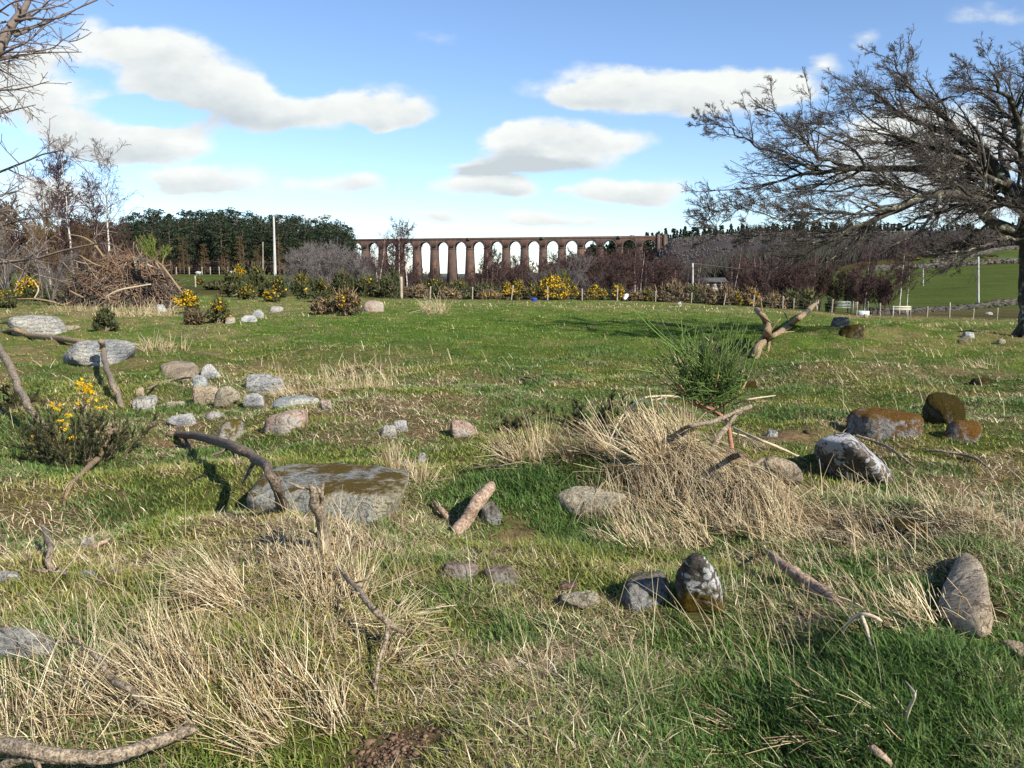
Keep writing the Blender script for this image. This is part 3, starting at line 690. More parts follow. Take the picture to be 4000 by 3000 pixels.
for k, (a, b_, c_, d_, mm, lb) in enumerate([(2645,1183,2662,1196,'white','small white stone in dead grass by the fence'),(2683,1170,2698,1179,'pale','pale stone beyond the dead grass by the fence'),
    (3374,1230,3391,1243,'tan','pale stone at the foot of a right-hand fence post'),(3850,1222,3875,1231,'white','white stone on the stony bank past the hurdle')]):
    R_(a, b_, c_, d_, mm, lb)
# ------------------------------------------------------------------ dead wood
WM = dict(
    grey=mat_bark('grey_weathered_bark', [(.40,(.05,.036,.026)),(.5,(.20,.155,.11)),(.60,(.40,.33,.24))], 44, (1,1,1), .012),
    dark=mat_bark('dark_brown_bark', [(.40,(.025,.018,.014)),(.5,(.12,.09,.066)),(.60,(.27,.215,.165))], 46, (1,1,1), .014),
    tan=mat_bark('stripped_tan_wood', [(.40,(.06,.042,.028)),(.5,(.23,.16,.095)),(.62,(.42,.32,.20))], 40, (1,1,1), .008),
    pale=mat_bark('bleached_twig_wood', [(.34,(.30,.24,.16)),(.5,(.46,.38,.27)),(.66,(.60,.52,.39))], 30, (1,1,1), .004),
    red=mat_bark('reddish_broom_bark', [(.34,(.22,.09,.055)),(.5,(.36,.17,.11)),(.66,(.46,.29,.20))], 26, (1,1,1), .004),
    rot=mat_bark('rotten_log_wood', [(.36,(.08,.05,.035)),(.5,(.30,.21,.15)),(.64,(.52,.41,.31))], 22, (1,1,1), .02),
    cut=mat_bark('fresh_broken_wood', [(.34,(.45,.27,.13)),(.66,(.70,.50,.28))], 20, (1,1,1), .004),
    pileb=mat_bark('red_brown_brushwood', [(.36,(.05,.026,.017)),(.5,(.17,.095,.055)),(.64,(.34,.22,.13))], 12, (1,1,1), .01),
    char=mat_bark('charred_wood', [(.34,(.012,.011,.012)),(.66,(.05,.045,.045))], 18, (1,1,1), .01),
)
def stick_path(pts):
    """pts (px, py, height above ground, px width) -> world points and radii"""
    out = []
    for (px, py, z, w) in pts:
        q = P(px, py, 0)
        for _ in range(3): q = P(px, py, hz(q[0], q[1]) + z)
        dist = math.sqrt(q[0]**2+q[1]**2+(EYE-q[2])**2); out.append((*q, w*.44/F*dist))
    return np.array(out)
GS = 'pieces of fallen dead wood in the grass'
def stick(paths, mat, label, name='branch', cat='branch', sides=9, knots=.10, group=GS, seedw=0.0, end=None):
    T = Tubes(); first = stick_path(paths[0]); base = first[np.argmin(first[:, 2])][:3].copy()
    for pth in paths:
        w = stick_path(pth); L = np.linalg.norm(np.diff(w[:, :3], axis=0), axis=1).sum(); n = int(np.clip(L/.02, 14, 90))
        s = spline(w, n); r = np.maximum(s[:, 3], .0015); t = np.arange(n)
        rad = r*(1+knots*(fbm(t*.22, t*0, seed=int(pth[0][0]) % 97, oct=2)-.5)*2.2)
        s[:, :3] += (np.stack([fbm(t*.22, t*0+k, seed=5, oct=3) for k in range(3)], -1)-.5)*r[:, None]*.7
        rad[-1] *= .65; rad[0] *= .8
        T.add(s[:, :3], rad, sides)
    if mat in ('grey', 'dark', 'tan') and len(paths[0]) > 4:      # broken side stubs
        rs = np.random.default_rng(int(paths[0][0][0]) % 1000 + 5)
        for _ in range(3):
            i = rs.integers(1, len(first)-1); p, r = first[i, :3], first[i, 3]; tn = first[i+1, :3]-first[i-1, :3]; tn /= np.linalg.norm(tn); d = np.cross(tn, rs.normal(size=3)); d = d/np.linalg.norm(d)+tn*.7; L = r*rs.uniform(2.5, 6)
            t = np.linspace(0, 1, 5)[:, None]; T.add(p+d*L*t+rs.normal(size=3)*r*.4*t**2, r*rs.uniform(.28, .45)*np.array([1.3, 1, .9, .7, .35]), 6)
    o = T.build(name, WM[mat], None, base)
    V = np.empty(len(o.data.vertices)*3, np.float32); o.data.vertices.foreach_get('co', V); V = V.reshape(-1, 3)
    k = V*60; nn = np.stack([fbm(k[:,0], k[:,1], k[:,2], seed=a, oct=2)-.5 for a in (3,4,5)], -1)
    sc_ = np.repeat(np.concatenate([x for x in [np.array([.004])]]), len(V))[:, None]
    rr = float(np.median(first[:, 3])); V += nn*min(rr*.35, .006)*2; o.data.vertices.foreach_set('co', V.ravel()); o.data.update()
    tag(o, label, cat, group); return o
stick([[(655,1692,.03,22),(700,1700,.09,30),(780,1708,.18,38),(900,1745,.30,42),(1000,1790,.36,44),(1045,1830,.35,44),(1075,1890,.26,44),(1095,1950,.13,44),(1108,2020,-.03,48)],
       [(715,1702,.10,18),(735,1735,.04,16),(738,1775,-.02,12)]], 'dark', 'thick dark curved branch arching over the left end of the mossy slab', knots=.14)
stick([[(1275,2190,-.06,52),(1262,2100,.08,50),(1245,2020,.22,44),(1228,1965,.32,40),(1222,1925,.38,34),(1208,1893,.43,14)],
       [(1245,2010,.23,30),(1258,1960,.31,24),(1245,1915,.38,16)]], 'grey', 'short upright broken stem rising from straw in front of the mossy slab', name='broken_stem')
stick([[(1325,2212,.10,14),(1360,2265,.14,20),(1409,2320,.16,26),(1460,2385,.17,28),(1512,2432,.16,28),(1560,2462,.11,22),(1585,2480,.07,14)],
       [(1516,2440,.16,22),(1508,2500,.11,18),(1480,2580,.06,16),(1470,2650,.03,15),(1462,2725,-.01,13)],
       [(1545,2470,.10,8),(1570,2530,.06,7),(1600,2600,.02,6),(1640,2665,-.01,5)],
       [(1385,2276,.15,8),(1420,2268,.18,7),(1462,2270,.19,5)]], 'grey', 'forked grey twig hanging out of the straw below the broken stem')
stick([[(-80,2895,.10,60),(0,2915,.10,56),(120,2938,.11,54),(300,2962,.12,52),(480,2945,.12,50),(640,2890,.10,46),(762,2850,.05,40)],
       [(300,2968,.12,36),(150,2966,.09,34),(60,2975,.06,36),(-40,3020,.0,34)]], 'grey', 'thick fallen branch lying along the lower edge, forked at one end', knots=.06)
stick([[(175,2506,.06,7),(240,2511,.08,8),(300,2512,.10,9),(345,2540,.12,18),(390,2580,.12,24),(425,2640,.11,26),(460,2672,.10,28),(510,2695,.09,26),(555,2745,.05,20),(600,2790,.0,14)],
       [(300,2512,.10,9),(280,2480,.12,6)]], 'grey', 'crooked grey branch winding through grass above the thick fallen branch')
stick([[(166,2050,.16,14),(180,2085,.14,22),(195,2140,.10,24),(188,2200,.04,24),(215,2232,.01,24),(270,2238,.01,20),(320,2245,.0,14)],
       [(190,2232,.01,16),(150,2230,.01,12),(110,2222,.0,8)]], 'grey', 'L-shaped grey stick with one end standing up')
stick([[(395,2255,.05,16),(370,2290,.03,12),(335,2322,.02,10),(255,2378,.0,7)]], 'dark', 'thin blackened stick lying in front of the small grey stone')
stick([[(345,2148,.0,22),(385,2128,.03,20),(432,2104,.03,12)]], 'rot', 'short rotten stick beside the pale rough stone')
stick([[(-30,1330,.75,26),(5,1380,.66,28),(38,1432,.55,28),(72,1512,.38,28),(114,1590,.26,28),(165,1660,.12,26),(205,1710,.0,24)]], 'grey', 'long leaning grey pole of dead wood passing behind the flowering gorse')
stick([[(395,1328,.42,24),(402,1370,.36,22),(408,1410,.28,22),(432,1480,.18,24),(460,1545,.06,24),(476,1600,-.03,22)]], 'grey', 'short crooked stick standing upright before the layered grey stone')
stick([[(470,1685,.16,34),(440,1700,.16,44),(411,1722,.14,40),(385,1784,.09,26),(330,1840,.05,20),(280,1890,.03,16),(255,1945,.02,13),(250,1990,-.01,10)],
       [(430,1715,.14,22),(425,1760,.08,14),(405,1795,.03,8)]], 'tan', 'splintered brown branch tapering down beside the flowering gorse')
stick([[(0,1296,.03,10),(60,1290,.10,16),(120,1312,.12,20),(253,1328,.10,22),(380,1342,.08,20),(520,1347,.05,14),(665,1352,.04,16),(760,1352,.02,14),(858,1360,.0,8)],
       [(60,1290,.10,12),(40,1262,.2,8)]], 'tan', 'very long brown branch lying across the turf in front of the humped boulder')
stick([[(1924,1895,.14,40),(1905,1915,.14,54),(1860,1975,.11,58),(1812,2040,.06,62),(1778,2085,.01,52)]], 'rot', 'short broken log with flaking bark propped on the grey stone', name='log', cat='log', knots=.16)
stick([[(1692,1956,.02,14),(1722,1995,.03,26),(1755,2038,.01,16)]], 'rot', 'small rotten splinter in the grass left of the broken log', name='splinter')
# the two sawn limbs that stick up behind the broom
stick([[(2945,1400,-.05,38),(2962,1360,.15,36),(2988,1320,.32,33),(3000,1290,.45,30),(2995,1262,.58,28),(2978,1235,.72,27),(2955,1210,.84,25)],
       [(3000,1262,.55,14),(3004,1310,.3,16),(3000,1375,-.02,12)]], 'tan', 'stout sawn-off stem bending upwards behind the broom plant', name='sawn_limb')
stick([[(2960,1352,-.02,14),(2995,1325,.12,22),(3040,1302,.22,24),(3090,1268,.40,24),(3130,1235,.58,23),(3165,1205,.72,22),(3192,1182,.82,8)]], 'tan', 'slanting bare limb with a torn pale end, beside the stout sawn-off stem', name='torn_limb')
# broom stool: gnarled wood
stick([[(2675,1850,-.02,30),(2705,1812,.08,38),(2740,1780,.17,40),(2768,1782,.18,26),(2795,1795,.17,24),(2820,1792,.18,26),(2860,1786,.19,26),(2892,1778,.20,20)]], 'dark', 'gnarled dark stub of wood sticking out over the tall straw', name='stub')
stick([[(2770,1770,.05,26),(2800,1720,.18,26),(2835,1672,.28,22),(2866,1632,.36,17),(2872,1600,.42,12)],
       [(2655,1682,.22,16),(2700,1664,.28,17),(2775,1650,.34,19),(2850,1620,.38,21),(2934,1588,.44,22)]], 'grey', 'crossed sawn stems at the foot of the broom plant', name='broom_stump')
stick([[(3155,1800,-.01,5),(3110,1780,.03,10),(3040,1748,.05,11),(2965,1718,.09,12),(2860,1668,.18,10)],
       [(2860,1690,.14,7),(2920,1712,.08,8),(2980,1768,.0,6)]], 'pale', 'pair of pale bare canes trailing from the broom plant towards the lichen boulder', name='cane')
stick([[(2760,1600,.38,6),(2830,1592,.42,7),(2920,1562,.50,7),(3030,1545,.55,5)]], 'pale', 'single pale cane pointing away past the crossed sawn stems', name='cane')
stick([[(2896,1860,-.01,14),(2940,1825,.05,18),(2975,1798,.07,16),(3000,1795,.06,10)]], 'grey', 'grey stick resting against the smooth rounded stone')
stick([[(2992,2150,.05,10),(3015,2172,.10,26),(3065,2215,.09,38),(3120,2250,.07,40),(3180,2290,.05,40),(3250,2335,.03,34),(3318,2382,.0,16)],
       [(3065,2225,.06,18),(3140,2285,.04,22),(3220,2340,.02,16),(3290,2400,.0,8)]], 'rot', 'split straw-coloured log sunk in dead grass', name='log', cat='log', knots=.18)
stick([[(3288,2500,.0,9),(3296,2460,.05,11),(3325,2420,.11,13),(3368,2402,.14,15),(3405,2408,.13,16),(3445,2428,.10,15)],
       [(3368,2405,.14,18),(3385,2460,.08,14),(3398,2510,.04,11),(3412,2565,-.01,9)]], 'pale', 'bent three-legged twig standing over green grass')
stick([[(3537,2660,.12,5),(3560,2690,.14,8),(3572,2715,.14,11),(3555,2760,.08,12),(3532,2835,-.01,10)],
       [(3570,2715,.14,8),(3580,2698,.16,5)]], 'pale', 'short bleached stick with a hooked tip in the greenest grass')
stick([[(3405,2915,.02,26),(3440,2955,.03,34),(3490,3010,.0,30)]], 'rot', 'stub of flaky rotten wood at the lower edge', name='stub')
stick([[(3608,1762,.02,7),(3650,1760,.05,10),(3694,1766,.06,11),(3750,1775,.05,10),(3800,1788,.05,11),(3845,1815,.03,10),(3896,1855,-.01,8)]], 'grey', 'long thin stick on the bank right of the lichen boulder')
stick([[(3345,1700,.1,10),(3440,1735,.10,14),(3500,1770,.08,12),(3580,1830,.0,8)]], 'grey', 'thin branch lying between the lichen boulder and the rusty moss rock')
stick([[(2027,1500,.0,5),(2030,1478,.05,6),(2060,1474,.07,7),(2090,1488,.06,7),(2132,1518,.0,6)]], 'dark', 'small bent twig arching out of the open turf')
stick([[(557,1530,.0,6),(600,1508,.03,9),(640,1492,.05,10),(700,1480,.05,9),(750,1474,.04,8)]], 'grey', 'thin twig leading to the broad tan stone')
stick([[(2371,1790,.0,4),(2378,1740,.10,6),(2396,1690,.20,7),(2430,1625,.30,8),(2470,1582,.37,8),(2523,1553,.42,9),(2605,1546,.42,10),(2660,1556,.40,12)],
       [(2410,1700,.16,5),(2440,1635,.28,6),(2500,1580,.37,6),(2600,1552,.42,7)],
       [(2605,1550,.42,6),(2560,1640,.26,5),(2480,1720,.15,5),(2380,1765,.05,4)]], 'pale', 'arching bleached stems bowed over the tall straw', name='arching_stem')
stick([[(1420,1455,.0,12),(1450,1440,.05,14),(1490,1425,.06,12),(1515,1430,.0,8)]], 'dark', 'short dark root poking from a molehill in the open turf', name='root')
# ------------------------------------------------------------------ grass
FOOT = np.array(ROCK_FOOT)
def off_rocks(x, y, k=1.0):
    keep = np.ones(len(x), bool)
    for fx, fy, rx, ry in FOOT: keep &= (((x-fx)/(rx*k))**2 + ((y-fy)/(ry*k))**2) > 1
    return keep
def scatter(n, r0, r1, power, half=36.0):
    """points on the field; how thick they stand falls off with distance as r**-power"""
    t = rng.uniform(size=n); e = 2-power
    r = (r0**e + t*(r1**e-r0**e))**(1/e) if abs(e) > 1e-3 else r0*(r1/r0)**t
    a = np.radians(rng.uniform(-half, half, n)); x, y = r*np.sin(a), r*np.cos(a)
    return x, y, r
def blade_mesh(x, y, z, H, Wd, az, lean, curl, cols, nseg, wmin=.25):
    """flat tapering blades. az: heading of the lean, lean: horizontal reach / height"""
    n = len(x); t = np.linspace(0, 1, nseg+1)[None]
    dx, dy = np.cos(az)[:, None], np.sin(az)[:, None]
    reach = (H*lean)[:, None]*(t*(1-curl[:, None]) + t**2*curl[:, None]); up = H[:, None]*(t - .5*curl[:, None]*np.minimum(lean[:, None], 1.5)*t**2*.6)
    cx = x[:, None]+dx*reach; cy = y[:, None]+dy*reach; cz = z[:, None]-.004+up
    wa = az + rng.uniform(.6, 2.5, n); wx, wy = np.cos(wa)[:, None], np.sin(wa)[:, None]
    w = (Wd/2)[:, None]*np.where(t < 1, 1-.35*t, 0)
    if nseg == 1:
        V = np.stack([np.stack([cx[:, 0]-wx[:, 0]*Wd/2, cy[:, 0]-wy[:, 0]*Wd/2, cz[:, 0]], -1), np.stack([cx[:, 0]+wx[:, 0]*Wd/2, cy[:, 0]+wy[:, 0]*Wd/2, cz[:, 0]], -1),
                      np.stack([cx[:, 1], cy[:, 1], cz[:, 1]], -1)], 1); m = 3
        b = np.arange(n)[:, None]*3; return V.reshape(-1, 3), [(b+np.array([[0, 1, 2]]))], np.repeat(cols, 3, 0)
    Lft = np.stack([cx-wx*w, cy-wy*w, cz], -1)[:, :-1]; Rgt = np.stack([cx+wx*w, cy+wy*w, cz], -1)[:, :-1]; tip = np.stack([cx, cy, cz], -1)[:, -1:]
    V = np.concatenate([np.stack([Lft, Rgt], 2).reshape(n, -1, 3), tip], 1); m = V.shape[1]; b = np.arange(n)[:, None]*m
    q = [b + np.array([[2*k, 2*k+1, 2*k+3, 2*k+2]]) for k in range(nseg-1)]; tr = b + np.array([[2*nseg-2, 2*nseg-1, 2*nseg]])
    return V.reshape(-1, 3), [np.concatenate(q), tr], np.repeat(cols, m, 0)
LEAF = mat_leaf('grass_blade', .30, .55); STRAW = mat_leaf('dry_straw', .18, .7)
GREENS = np.array([(.105,.195,.030),(.135,.225,.040),(.185,.250,.055),(.080,.150,.035),(.230,.260,.080)])
STRAWS = np.array([(.56,.46,.28),(.46,.35,.20),(.68,.59,.40),(.28,.20,.12),(.52,.46,.30)])
def pick(A, n, v=.18): return A[rng.integers(0, len(A), n)]*(1+rng.uniform(-v, v, (n, 1)))
def ring_pts(n, lo, hi):
    w = FOOT[:, 2]+FOOT[:, 3]; k = np.hypot(FOOT[:, 0], FOOT[:, 1]) < 20; w = w*k; i = rng.choice(len(FOOT), n, p=w/w.sum()); a = rng.uniform(0, 6.28, n); q = rng.uniform(lo, hi, n)
    return FOOT[i, 0]+np.cos(a)*FOOT[i, 2]*q, FOOT[i, 1]+np.sin(a)*FOOT[i, 3]*q
def lay(name, bands, straw, label):
    Vs, Fq, Ft, Cs, base = [], [], [], [], 0
    for (n, r0, r1, pw, nseg, hs, wsc, thr) in bands:
        hw_ = 56.0 if r1 < 7 else 43.0 if r1 < 17 else 37.0; n = int(n*hw_/37.0); x, y, r = scatter(n, r0, r1, pw, hw_)
        if r1 < 17:
            rx_, ry_ = ring_pts(9000, 1.0, 1.28); rd = np.hypot(rx_, ry_); kk = (rd > r0) & (rd < r1); x = np.concatenate([x, rx_[kk]]); y = np.concatenate([y, ry_[kk]]); r = np.hypot(x, y); n = len(x)
        g, soil, lush = cover(x, y)
        jit = rng.normal(size=n)*.16
        if straw: keep = (g+jit < thr) & (soil + rng.uniform(-.25, .25, n) < .55)
        else: keep = (g+jit > thr) & (soil + rng.uniform(-.3, .3, n) < .45)
        keep &= off_rocks(x, y) & (y < 74 + rng.normal(size=n)); x, y, r, g, lush = x[keep], y[keep], r[keep], g[keep], lush[keep]; m = len(x)
        if straw:
            H = hs*rng.uniform(.35, 1.3, m)*(1+.3*lush); lean = rng.uniform(.6, 5.5, m)**1.0; H = H/np.sqrt(1+lean**2)*1.8; curl = rng.uniform(.2, .9, m)
            az = np.where(rng.uniform(size=m) < .25, np.pi+rng.normal(size=m)*.8, rng.uniform(0, 6.28, m)); c = pick(STRAWS, m, .25)
            k = rng.uniform(size=m) < .25; c[k] = np.array([.20,.13,.08])*rng.uniform(.6, 1.2, (k.sum(), 1))
        else:
            H = hs*rng.uniform(.5, 1.3, m)*(.65+1.25*lush); lean = rng.uniform(.15, 1.5, m); curl = rng.uniform(.2, .9, m); az = rng.uniform(0, 6.28, m)+.0
            az = np.where(rng.uniform(size=m) < .35, np.pi+rng.normal(size=m)*.9, az)
            c = pick(GREENS, m, .22); dry = np.clip(.95-g*1.0, .03, .5)[:, None]*rng.uniform(0, 1, (m, 1)); c = c*(1-dry)+np.array([.40,.36,.14])*dry; c *= (1-.22*np.clip(lush, 0, 1))[:, None]
            hue = sstep(.38, .62, fbm(x*.9, y*.9, seed=81, oct=3))[:, None]; c = c*(1+hue*np.array([.35, .08, .05])-(1-hue)*np.array([.22, .10, .0]))
            blue = np.clip(lush-.4, 0, .6)[:, None]; c = c*(1-blue*.5)+np.array([.055,.125,.035])*blue*.5
        Wd = wsc*(.0032+.00075*r)*rng.uniform(.6, 1.4, m)
        V, f, cc = blade_mesh(x, y, h(x, y), H, Wd, az, lean, curl, c, nseg)
        Vs.append(V); Cs.append(cc)
        if len(f) == 2: Fq.append(f[0]+base); Ft.append(f[1]+base)
        else: Ft.append(f[0]+base)
        base += len(V)
    o = mesh(name, np.concatenate(Vs), [np.concatenate(Fq), np.concatenate(Ft)], STRAW if straw else LEAF, col=np.concatenate(Cs))
    tag(o, label, None, None, 'stuff'); o['category'] = 'grass'; return o
Q = 1.0
lay('grass', [(int(150000*Q), 1.7, 6, .9, 3, .055, .85, .30), (int(170000*Q), 6, 16, 1.3, 2, .055, .95, .30), (int(170000*Q), 16, 75, 1.55, 1, .065, 1.15, .33)], False, 'short green grass growing all over the rough field')
lay('dead_grass', [(int(150000*Q), 1.7, 6, .9, 2, .050, .72, .70), (int(150000*Q), 6, 16, 1.3, 2, .050, .8, .60), (int(110000*Q), 16, 75, 1.55, 1, .045, .9, .50)], True, 'flattened pale dead grass matted between the green blades')

# standing seed stalks strewn over the field: too many to count
def stalks(n, patches, hgt, label):
    xs, ys = [], []
    for (px, py, sx, sy, w) in patches:
        k = int(n*w); a = px+rng.normal(size=k)*sx*.6; b = py+rng.normal(size=k)*sy*.6; ok = (b > 1150); a, b = a[ok], b[ok]
        d = np.array([P(i, j, 0) for i, j in zip(a, b)]); xs.append(d[:, 0]); ys.append(d[:, 1])
    x = np.concatenate(xs); y = np.concatenate(ys); k = off_rocks(x, y, .9) & (y < 72) & (y > 1.5); x, y = x[k], y[k]; m = len(x); r = np.hypot(x, y)
    H = hgt*rng.uniform(.35, 1.2, m)*(1-.45*sstep(12, 22, r)*(y < 68)); lean = np.abs(rng.normal(size=m))*.35+.05; az = np.where(rng.uniform(size=m) < .75, np.pi-.25+rng.normal(size=m)*.6, rng.uniform(0, 6.28, m))
    T = Tubes(); t = np.linspace(0, 1, 4)[None, :, None]; z = h(x, y)
    B = np.stack([x, y, z], -1)[:, None]; D = np.stack([np.cos(az)*lean, np.sin(az)*lean, np.ones(m)], -1)[:, None]*H[:, None, None]
    cur = np.stack([np.cos(az)*lean, np.sin(az)*lean, -lean*.25], -1)[:, None]*H[:, None, None]*.5
    T.add(B+D*t+cur*t**2, (np.maximum(.0011, .00034*r)*rng.uniform(.7, 1.4, m))[:, None]*np.linspace(1, .4, 4)[None], 3, False, pick(STRAWS, m, .25)*1.05)
    o = T.build('dry_stalks', STRAW, smooth=False); tag(o, label, None, None, 'stuff'); o['category'] = 'grass'
stalks(1500, [(700,2750,500,200,.20),(1250,2350,300,250,.10),(1350,1470,250,50,.06),(500,1230,600,30,.10),(1150,1400,900,200,.06),(2600,1300,900,120,.03),(3500,1450,450,160,.05),(3500,2100,400,200,.12),(400,2400,400,300,.08),
       (3000,2500,700,300,.08),(3750,1350,250,40,.02),(2000,2500,800,300,.04),(2650,1185,500,12,.12),(1900,1180,700,8,.10),(3600,1250,400,8,.10)], .26, 'scattered dry seed stalks standing above the turf')

def clods():
    q = np.array([P(a, b, 0)[:2] for a, b in zip(np.concatenate([rng.normal(size=900)*95+1520, rng.normal(size=120)*70+2020, rng.normal(size=90)*90+3030, rng.normal(size=80)*90+1180, rng.normal(size=70)*60+1480, rng.normal(size=80)*60+2270]), np.concatenate([rng.normal(size=900)*42+2930, rng.normal(size=120)*35+2100, rng.normal(size=90)*20+1705, rng.normal(size=80)*30+2110, rng.normal(size=70)*10+1425, rng.normal(size=80)*15+1650]))])
    n = len(q); s = .0022*np.exp(rng.normal(size=n)*.65)*(1+.05*np.hypot(q[:, 0], q[:, 1])); base = ICO4[::8]; bm = bmesh.new(); bmesh.ops.create_icosphere(bm, subdivisions=1, radius=1); v0 = np.array([v.co[:] for v in bm.verts]); f0 = np.array([[v.index for v in f.verts] for f in bm.faces]); bm.free()
    V = v0[None]*(s[:, None, None]*np.array([1.3, 1.2, .8]))*rng.uniform(.45, 1.5, (n, len(v0), 1))+np.column_stack([q, h(q[:, 0], q[:, 1])+s*.2])[:, None]
    c = np.array([.16,.10,.065])*rng.uniform(.5, 1.6, (n, 1)); o = mesh('soil_crumbs', V.reshape(-1, 3), [(np.arange(n)[:, None, None]*len(v0)+f0[None]).reshape(-1, 3)], STRAW, col=np.repeat(c, len(v0), 0)); tag(o, 'crumbs of bare brown soil scattered on the worn patches', None, None, 'stuff'); o['category'] = 'soil'
clods()
# tussocks: each a thing
TSTALK = mat_leaf('tussock_straw', .15, .7)
def tussock(px, py, n, H, rx, ry, lean, az, label, spread=.5, mess=.15, dark=0.0, width=.0021):
    g = G(px, py); n = int(n*DENS); ns = max(3, int(5+14*rx*ry/.1)); sa = rng.uniform(0, 6.28, ns); sr = np.sqrt(rng.uniform(size=ns)); si = rng.integers(0, ns, n)
    x = g[0]+(np.cos(sa)*sr*rx)[si]+rng.normal(size=n)*.028*max(1, H/.4); y = g[1]+(np.sin(sa)*sr*ry)[si]+rng.normal(size=n)*.028*max(1, H/.4); a = np.arctan2((y-g[1])/ry, (x-g[0])/rx); rr = np.hypot((y-g[1])/ry, (x-g[0])/rx); z = h(x, y)
    sh = rng.uniform(.55, 1.15, ns); saz = rng.normal(size=ns)*spread*.6
    k = off_rocks(x, y, .8); x, y, z, a, rr = x[k], y[k], z[k], a[k], rr[k]; n = len(x)
    si = si[k]; L = H*rng.uniform(.35, 1.1, n)*sh[si]; az_ = az + saz[si] + rng.normal(size=n)*spread*.6; ln = np.maximum(lean+rng.normal(size=n)*.3, -.3)
    out = np.stack([np.cos(a), np.sin(a), 0*a], -1)*rr[:, None]*.35
    D = np.stack([np.cos(az_)*ln, np.sin(az_)*ln, np.ones(n)], -1)+out; flat = rng.uniform(size=n) < mess; D[flat, 2] *= .25; D[flat, :2] *= 1.6
    D /= np.linalg.norm(D, axis=1, keepdims=True); npt = 5; t = np.linspace(0, 1, npt)[None, :, None]
    B = np.stack([x, y, z-.01], -1)[:, None]; sag = np.stack([np.cos(az_), np.sin(az_), -.8*np.ones(n)], -1)[:, None]*(rng.uniform(-.1, .5, n)*L)[:, None, None]*.45
    Pt = B + D[:, None]*L[:, None, None]*t + sag*t**2
    kink = rng.uniform(size=n) < .25; ki = rng.integers(2, npt, n)
    for q in range(2, npt):
        s_ = kink & (ki <= q); Pt[s_, q] += (rng.normal(size=(s_.sum(), 3))*.12-np.array([0, 0, .22]))*L[s_, None]*(q-1)*.22
    Pt[..., 2] = np.maximum(Pt[..., 2], h(Pt[..., 0], Pt[..., 1])+.006)
    c = pick(STRAWS, n, .25)*1.12; d2 = rng.uniform(size=n) < .22; c[d2] *= np.array([.48,.40,.34]); dk = rng.uniform(size=n) < dark; c[dk] *= np.array([.36,.32,.34])
    T = Tubes(); T.add(Pt, (width*rng.uniform(.6, 1.5, n))[:, None]*np.linspace(1, .45, npt)[None], 3, False, c)
    o = T.build('grass_tussock', TSTALK, None, g, smooth=False); tag(o, label, 'grass tussock', 'tussocks of tall dead grass'); return o
PI = math.pi; DENS = .62
def comb(px0, px1, py0, py1, n, L0, label, dx=.35):
    """long dead stems that spill down a bank towards the viewer"""
    g = G((px0+px1)/2, py0); q = np.array([G(a, b)[:2] for a, b in zip(rng.uniform(px0, px1, 60), rng.uniform(py0, py1, 60))]); si = rng.integers(0, 60, n)
    x = q[si, 0]+rng.normal(size=n)*.045; y = q[si, 1]+rng.normal(size=n)*.045; z = h(x, y); L = L0*rng.uniform(.4, 1.1, n)
    hd = (rng.normal(size=60)*.35)[si]+rng.normal(size=n)*.22; D = np.stack([np.sin(hd+dx), -np.cos(hd+dx), rng.uniform(.25, 1.1, n)], -1); D /= np.linalg.norm(D, axis=1, keepdims=True)
    m = 7; Pt = np.empty((n, m, 3)); Pt[:, 0] = np.stack([x, y, z-.01], -1)
    for k in range(1, m):
        D = D+np.array([0, 0, -.30])+rng.normal(size=D.shape)*.05; D /= np.linalg.norm(D, axis=1, keepdims=True); Pt[:, k] = Pt[:, k-1]+D*(L/(m-1))[:, None]
        lo = h(Pt[:, k, 0], Pt[:, k, 1])+rng.uniform(.004, .07, n); Pt[:, k, 2] = np.maximum(Pt[:, k, 2], lo)
    c = pick(STRAWS, n, .25)*1.12; d2 = rng.uniform(size=n) < .25; c[d2] *= np.array([.45,.36,.30])
    T = Tubes(); T.add(Pt, (.0021*rng.uniform(.6, 1.5, n))[:, None]*np.linspace(1, .45, m)[None], 3, False, c); o = T.build('grass_tussock', TSTALK, None, g, smooth=False); tag(o, label, 'grass tussock', 'tussocks of tall dead grass'); return o
comb(2350,2860,1700,1860,1500,.62,'long straw spilling down the front of the bank under the broom plant',dx=.45)
comb(2250,2750,1900,1990,500,.40,'short fringe of straw hanging over the pale rounded boulder',dx=.3)
comb(2860,3050,1830,1960,420,.45,'straw curtain falling beside the gnarled dark stub',dx=.1)
comb(3080,3700,2000,2120,520,.42,'loose straw combed down the bank above the sunk log',dx=.5)
tussock(2070,1810,720,.42,.17,.16,.25,PI,'upright sheaf of pale straw left of the broom plant')
tussock(2560,1740,1100,.46,.34,.26,.55,PI-.1,'large tussock of long straw leaning left on the crest of the bank',dark=.12,width=.0024)
tussock(2900,2060,800,.30,.40,.26,.45,PI-.25,'straw tussock below the gnarled dark stub',dark=.05)
tussock(2560,2130,420,.24,.45,.14,.45,PI-.3,'straw fringe in front of the straw-veiled boulder',dark=.08)
tussock(2250,1760,420,.34,.25,.3,.4,PI+.2,'dark grey tangled tussock behind the sweeping straw',dark=.75,mess=.3)
tussock(1310,2330,900,.27,.20,.20,.25,PI/2,'fountain of straw around the short upright broken stem',spread=2.6,mess=.35,dark=.05)
tussock(1420,2480,520,.22,.24,.22,.6,-.5,'flattened straw spread under the forked grey twig',spread=1.2,mess=.6)
tussock(880,2330,520,.33,.14,.14,.85,PI-.05,'slanting sheaf of straw left of the broken stem')
tussock(760,2780,480,.34,.20,.14,.55,PI-.1,'tall pale straw tussock above the end of the thick fallen branch')
tussock(1130,2850,560,.30,.20,.16,.75,PI-.1,'leaning straw tussock between bare soil and the thick fallen branch',mess=.25)
tussock(660,2600,200,.26,.12,.12,.6,PI,'thin sheaf of straw beside the crooked grey branch')
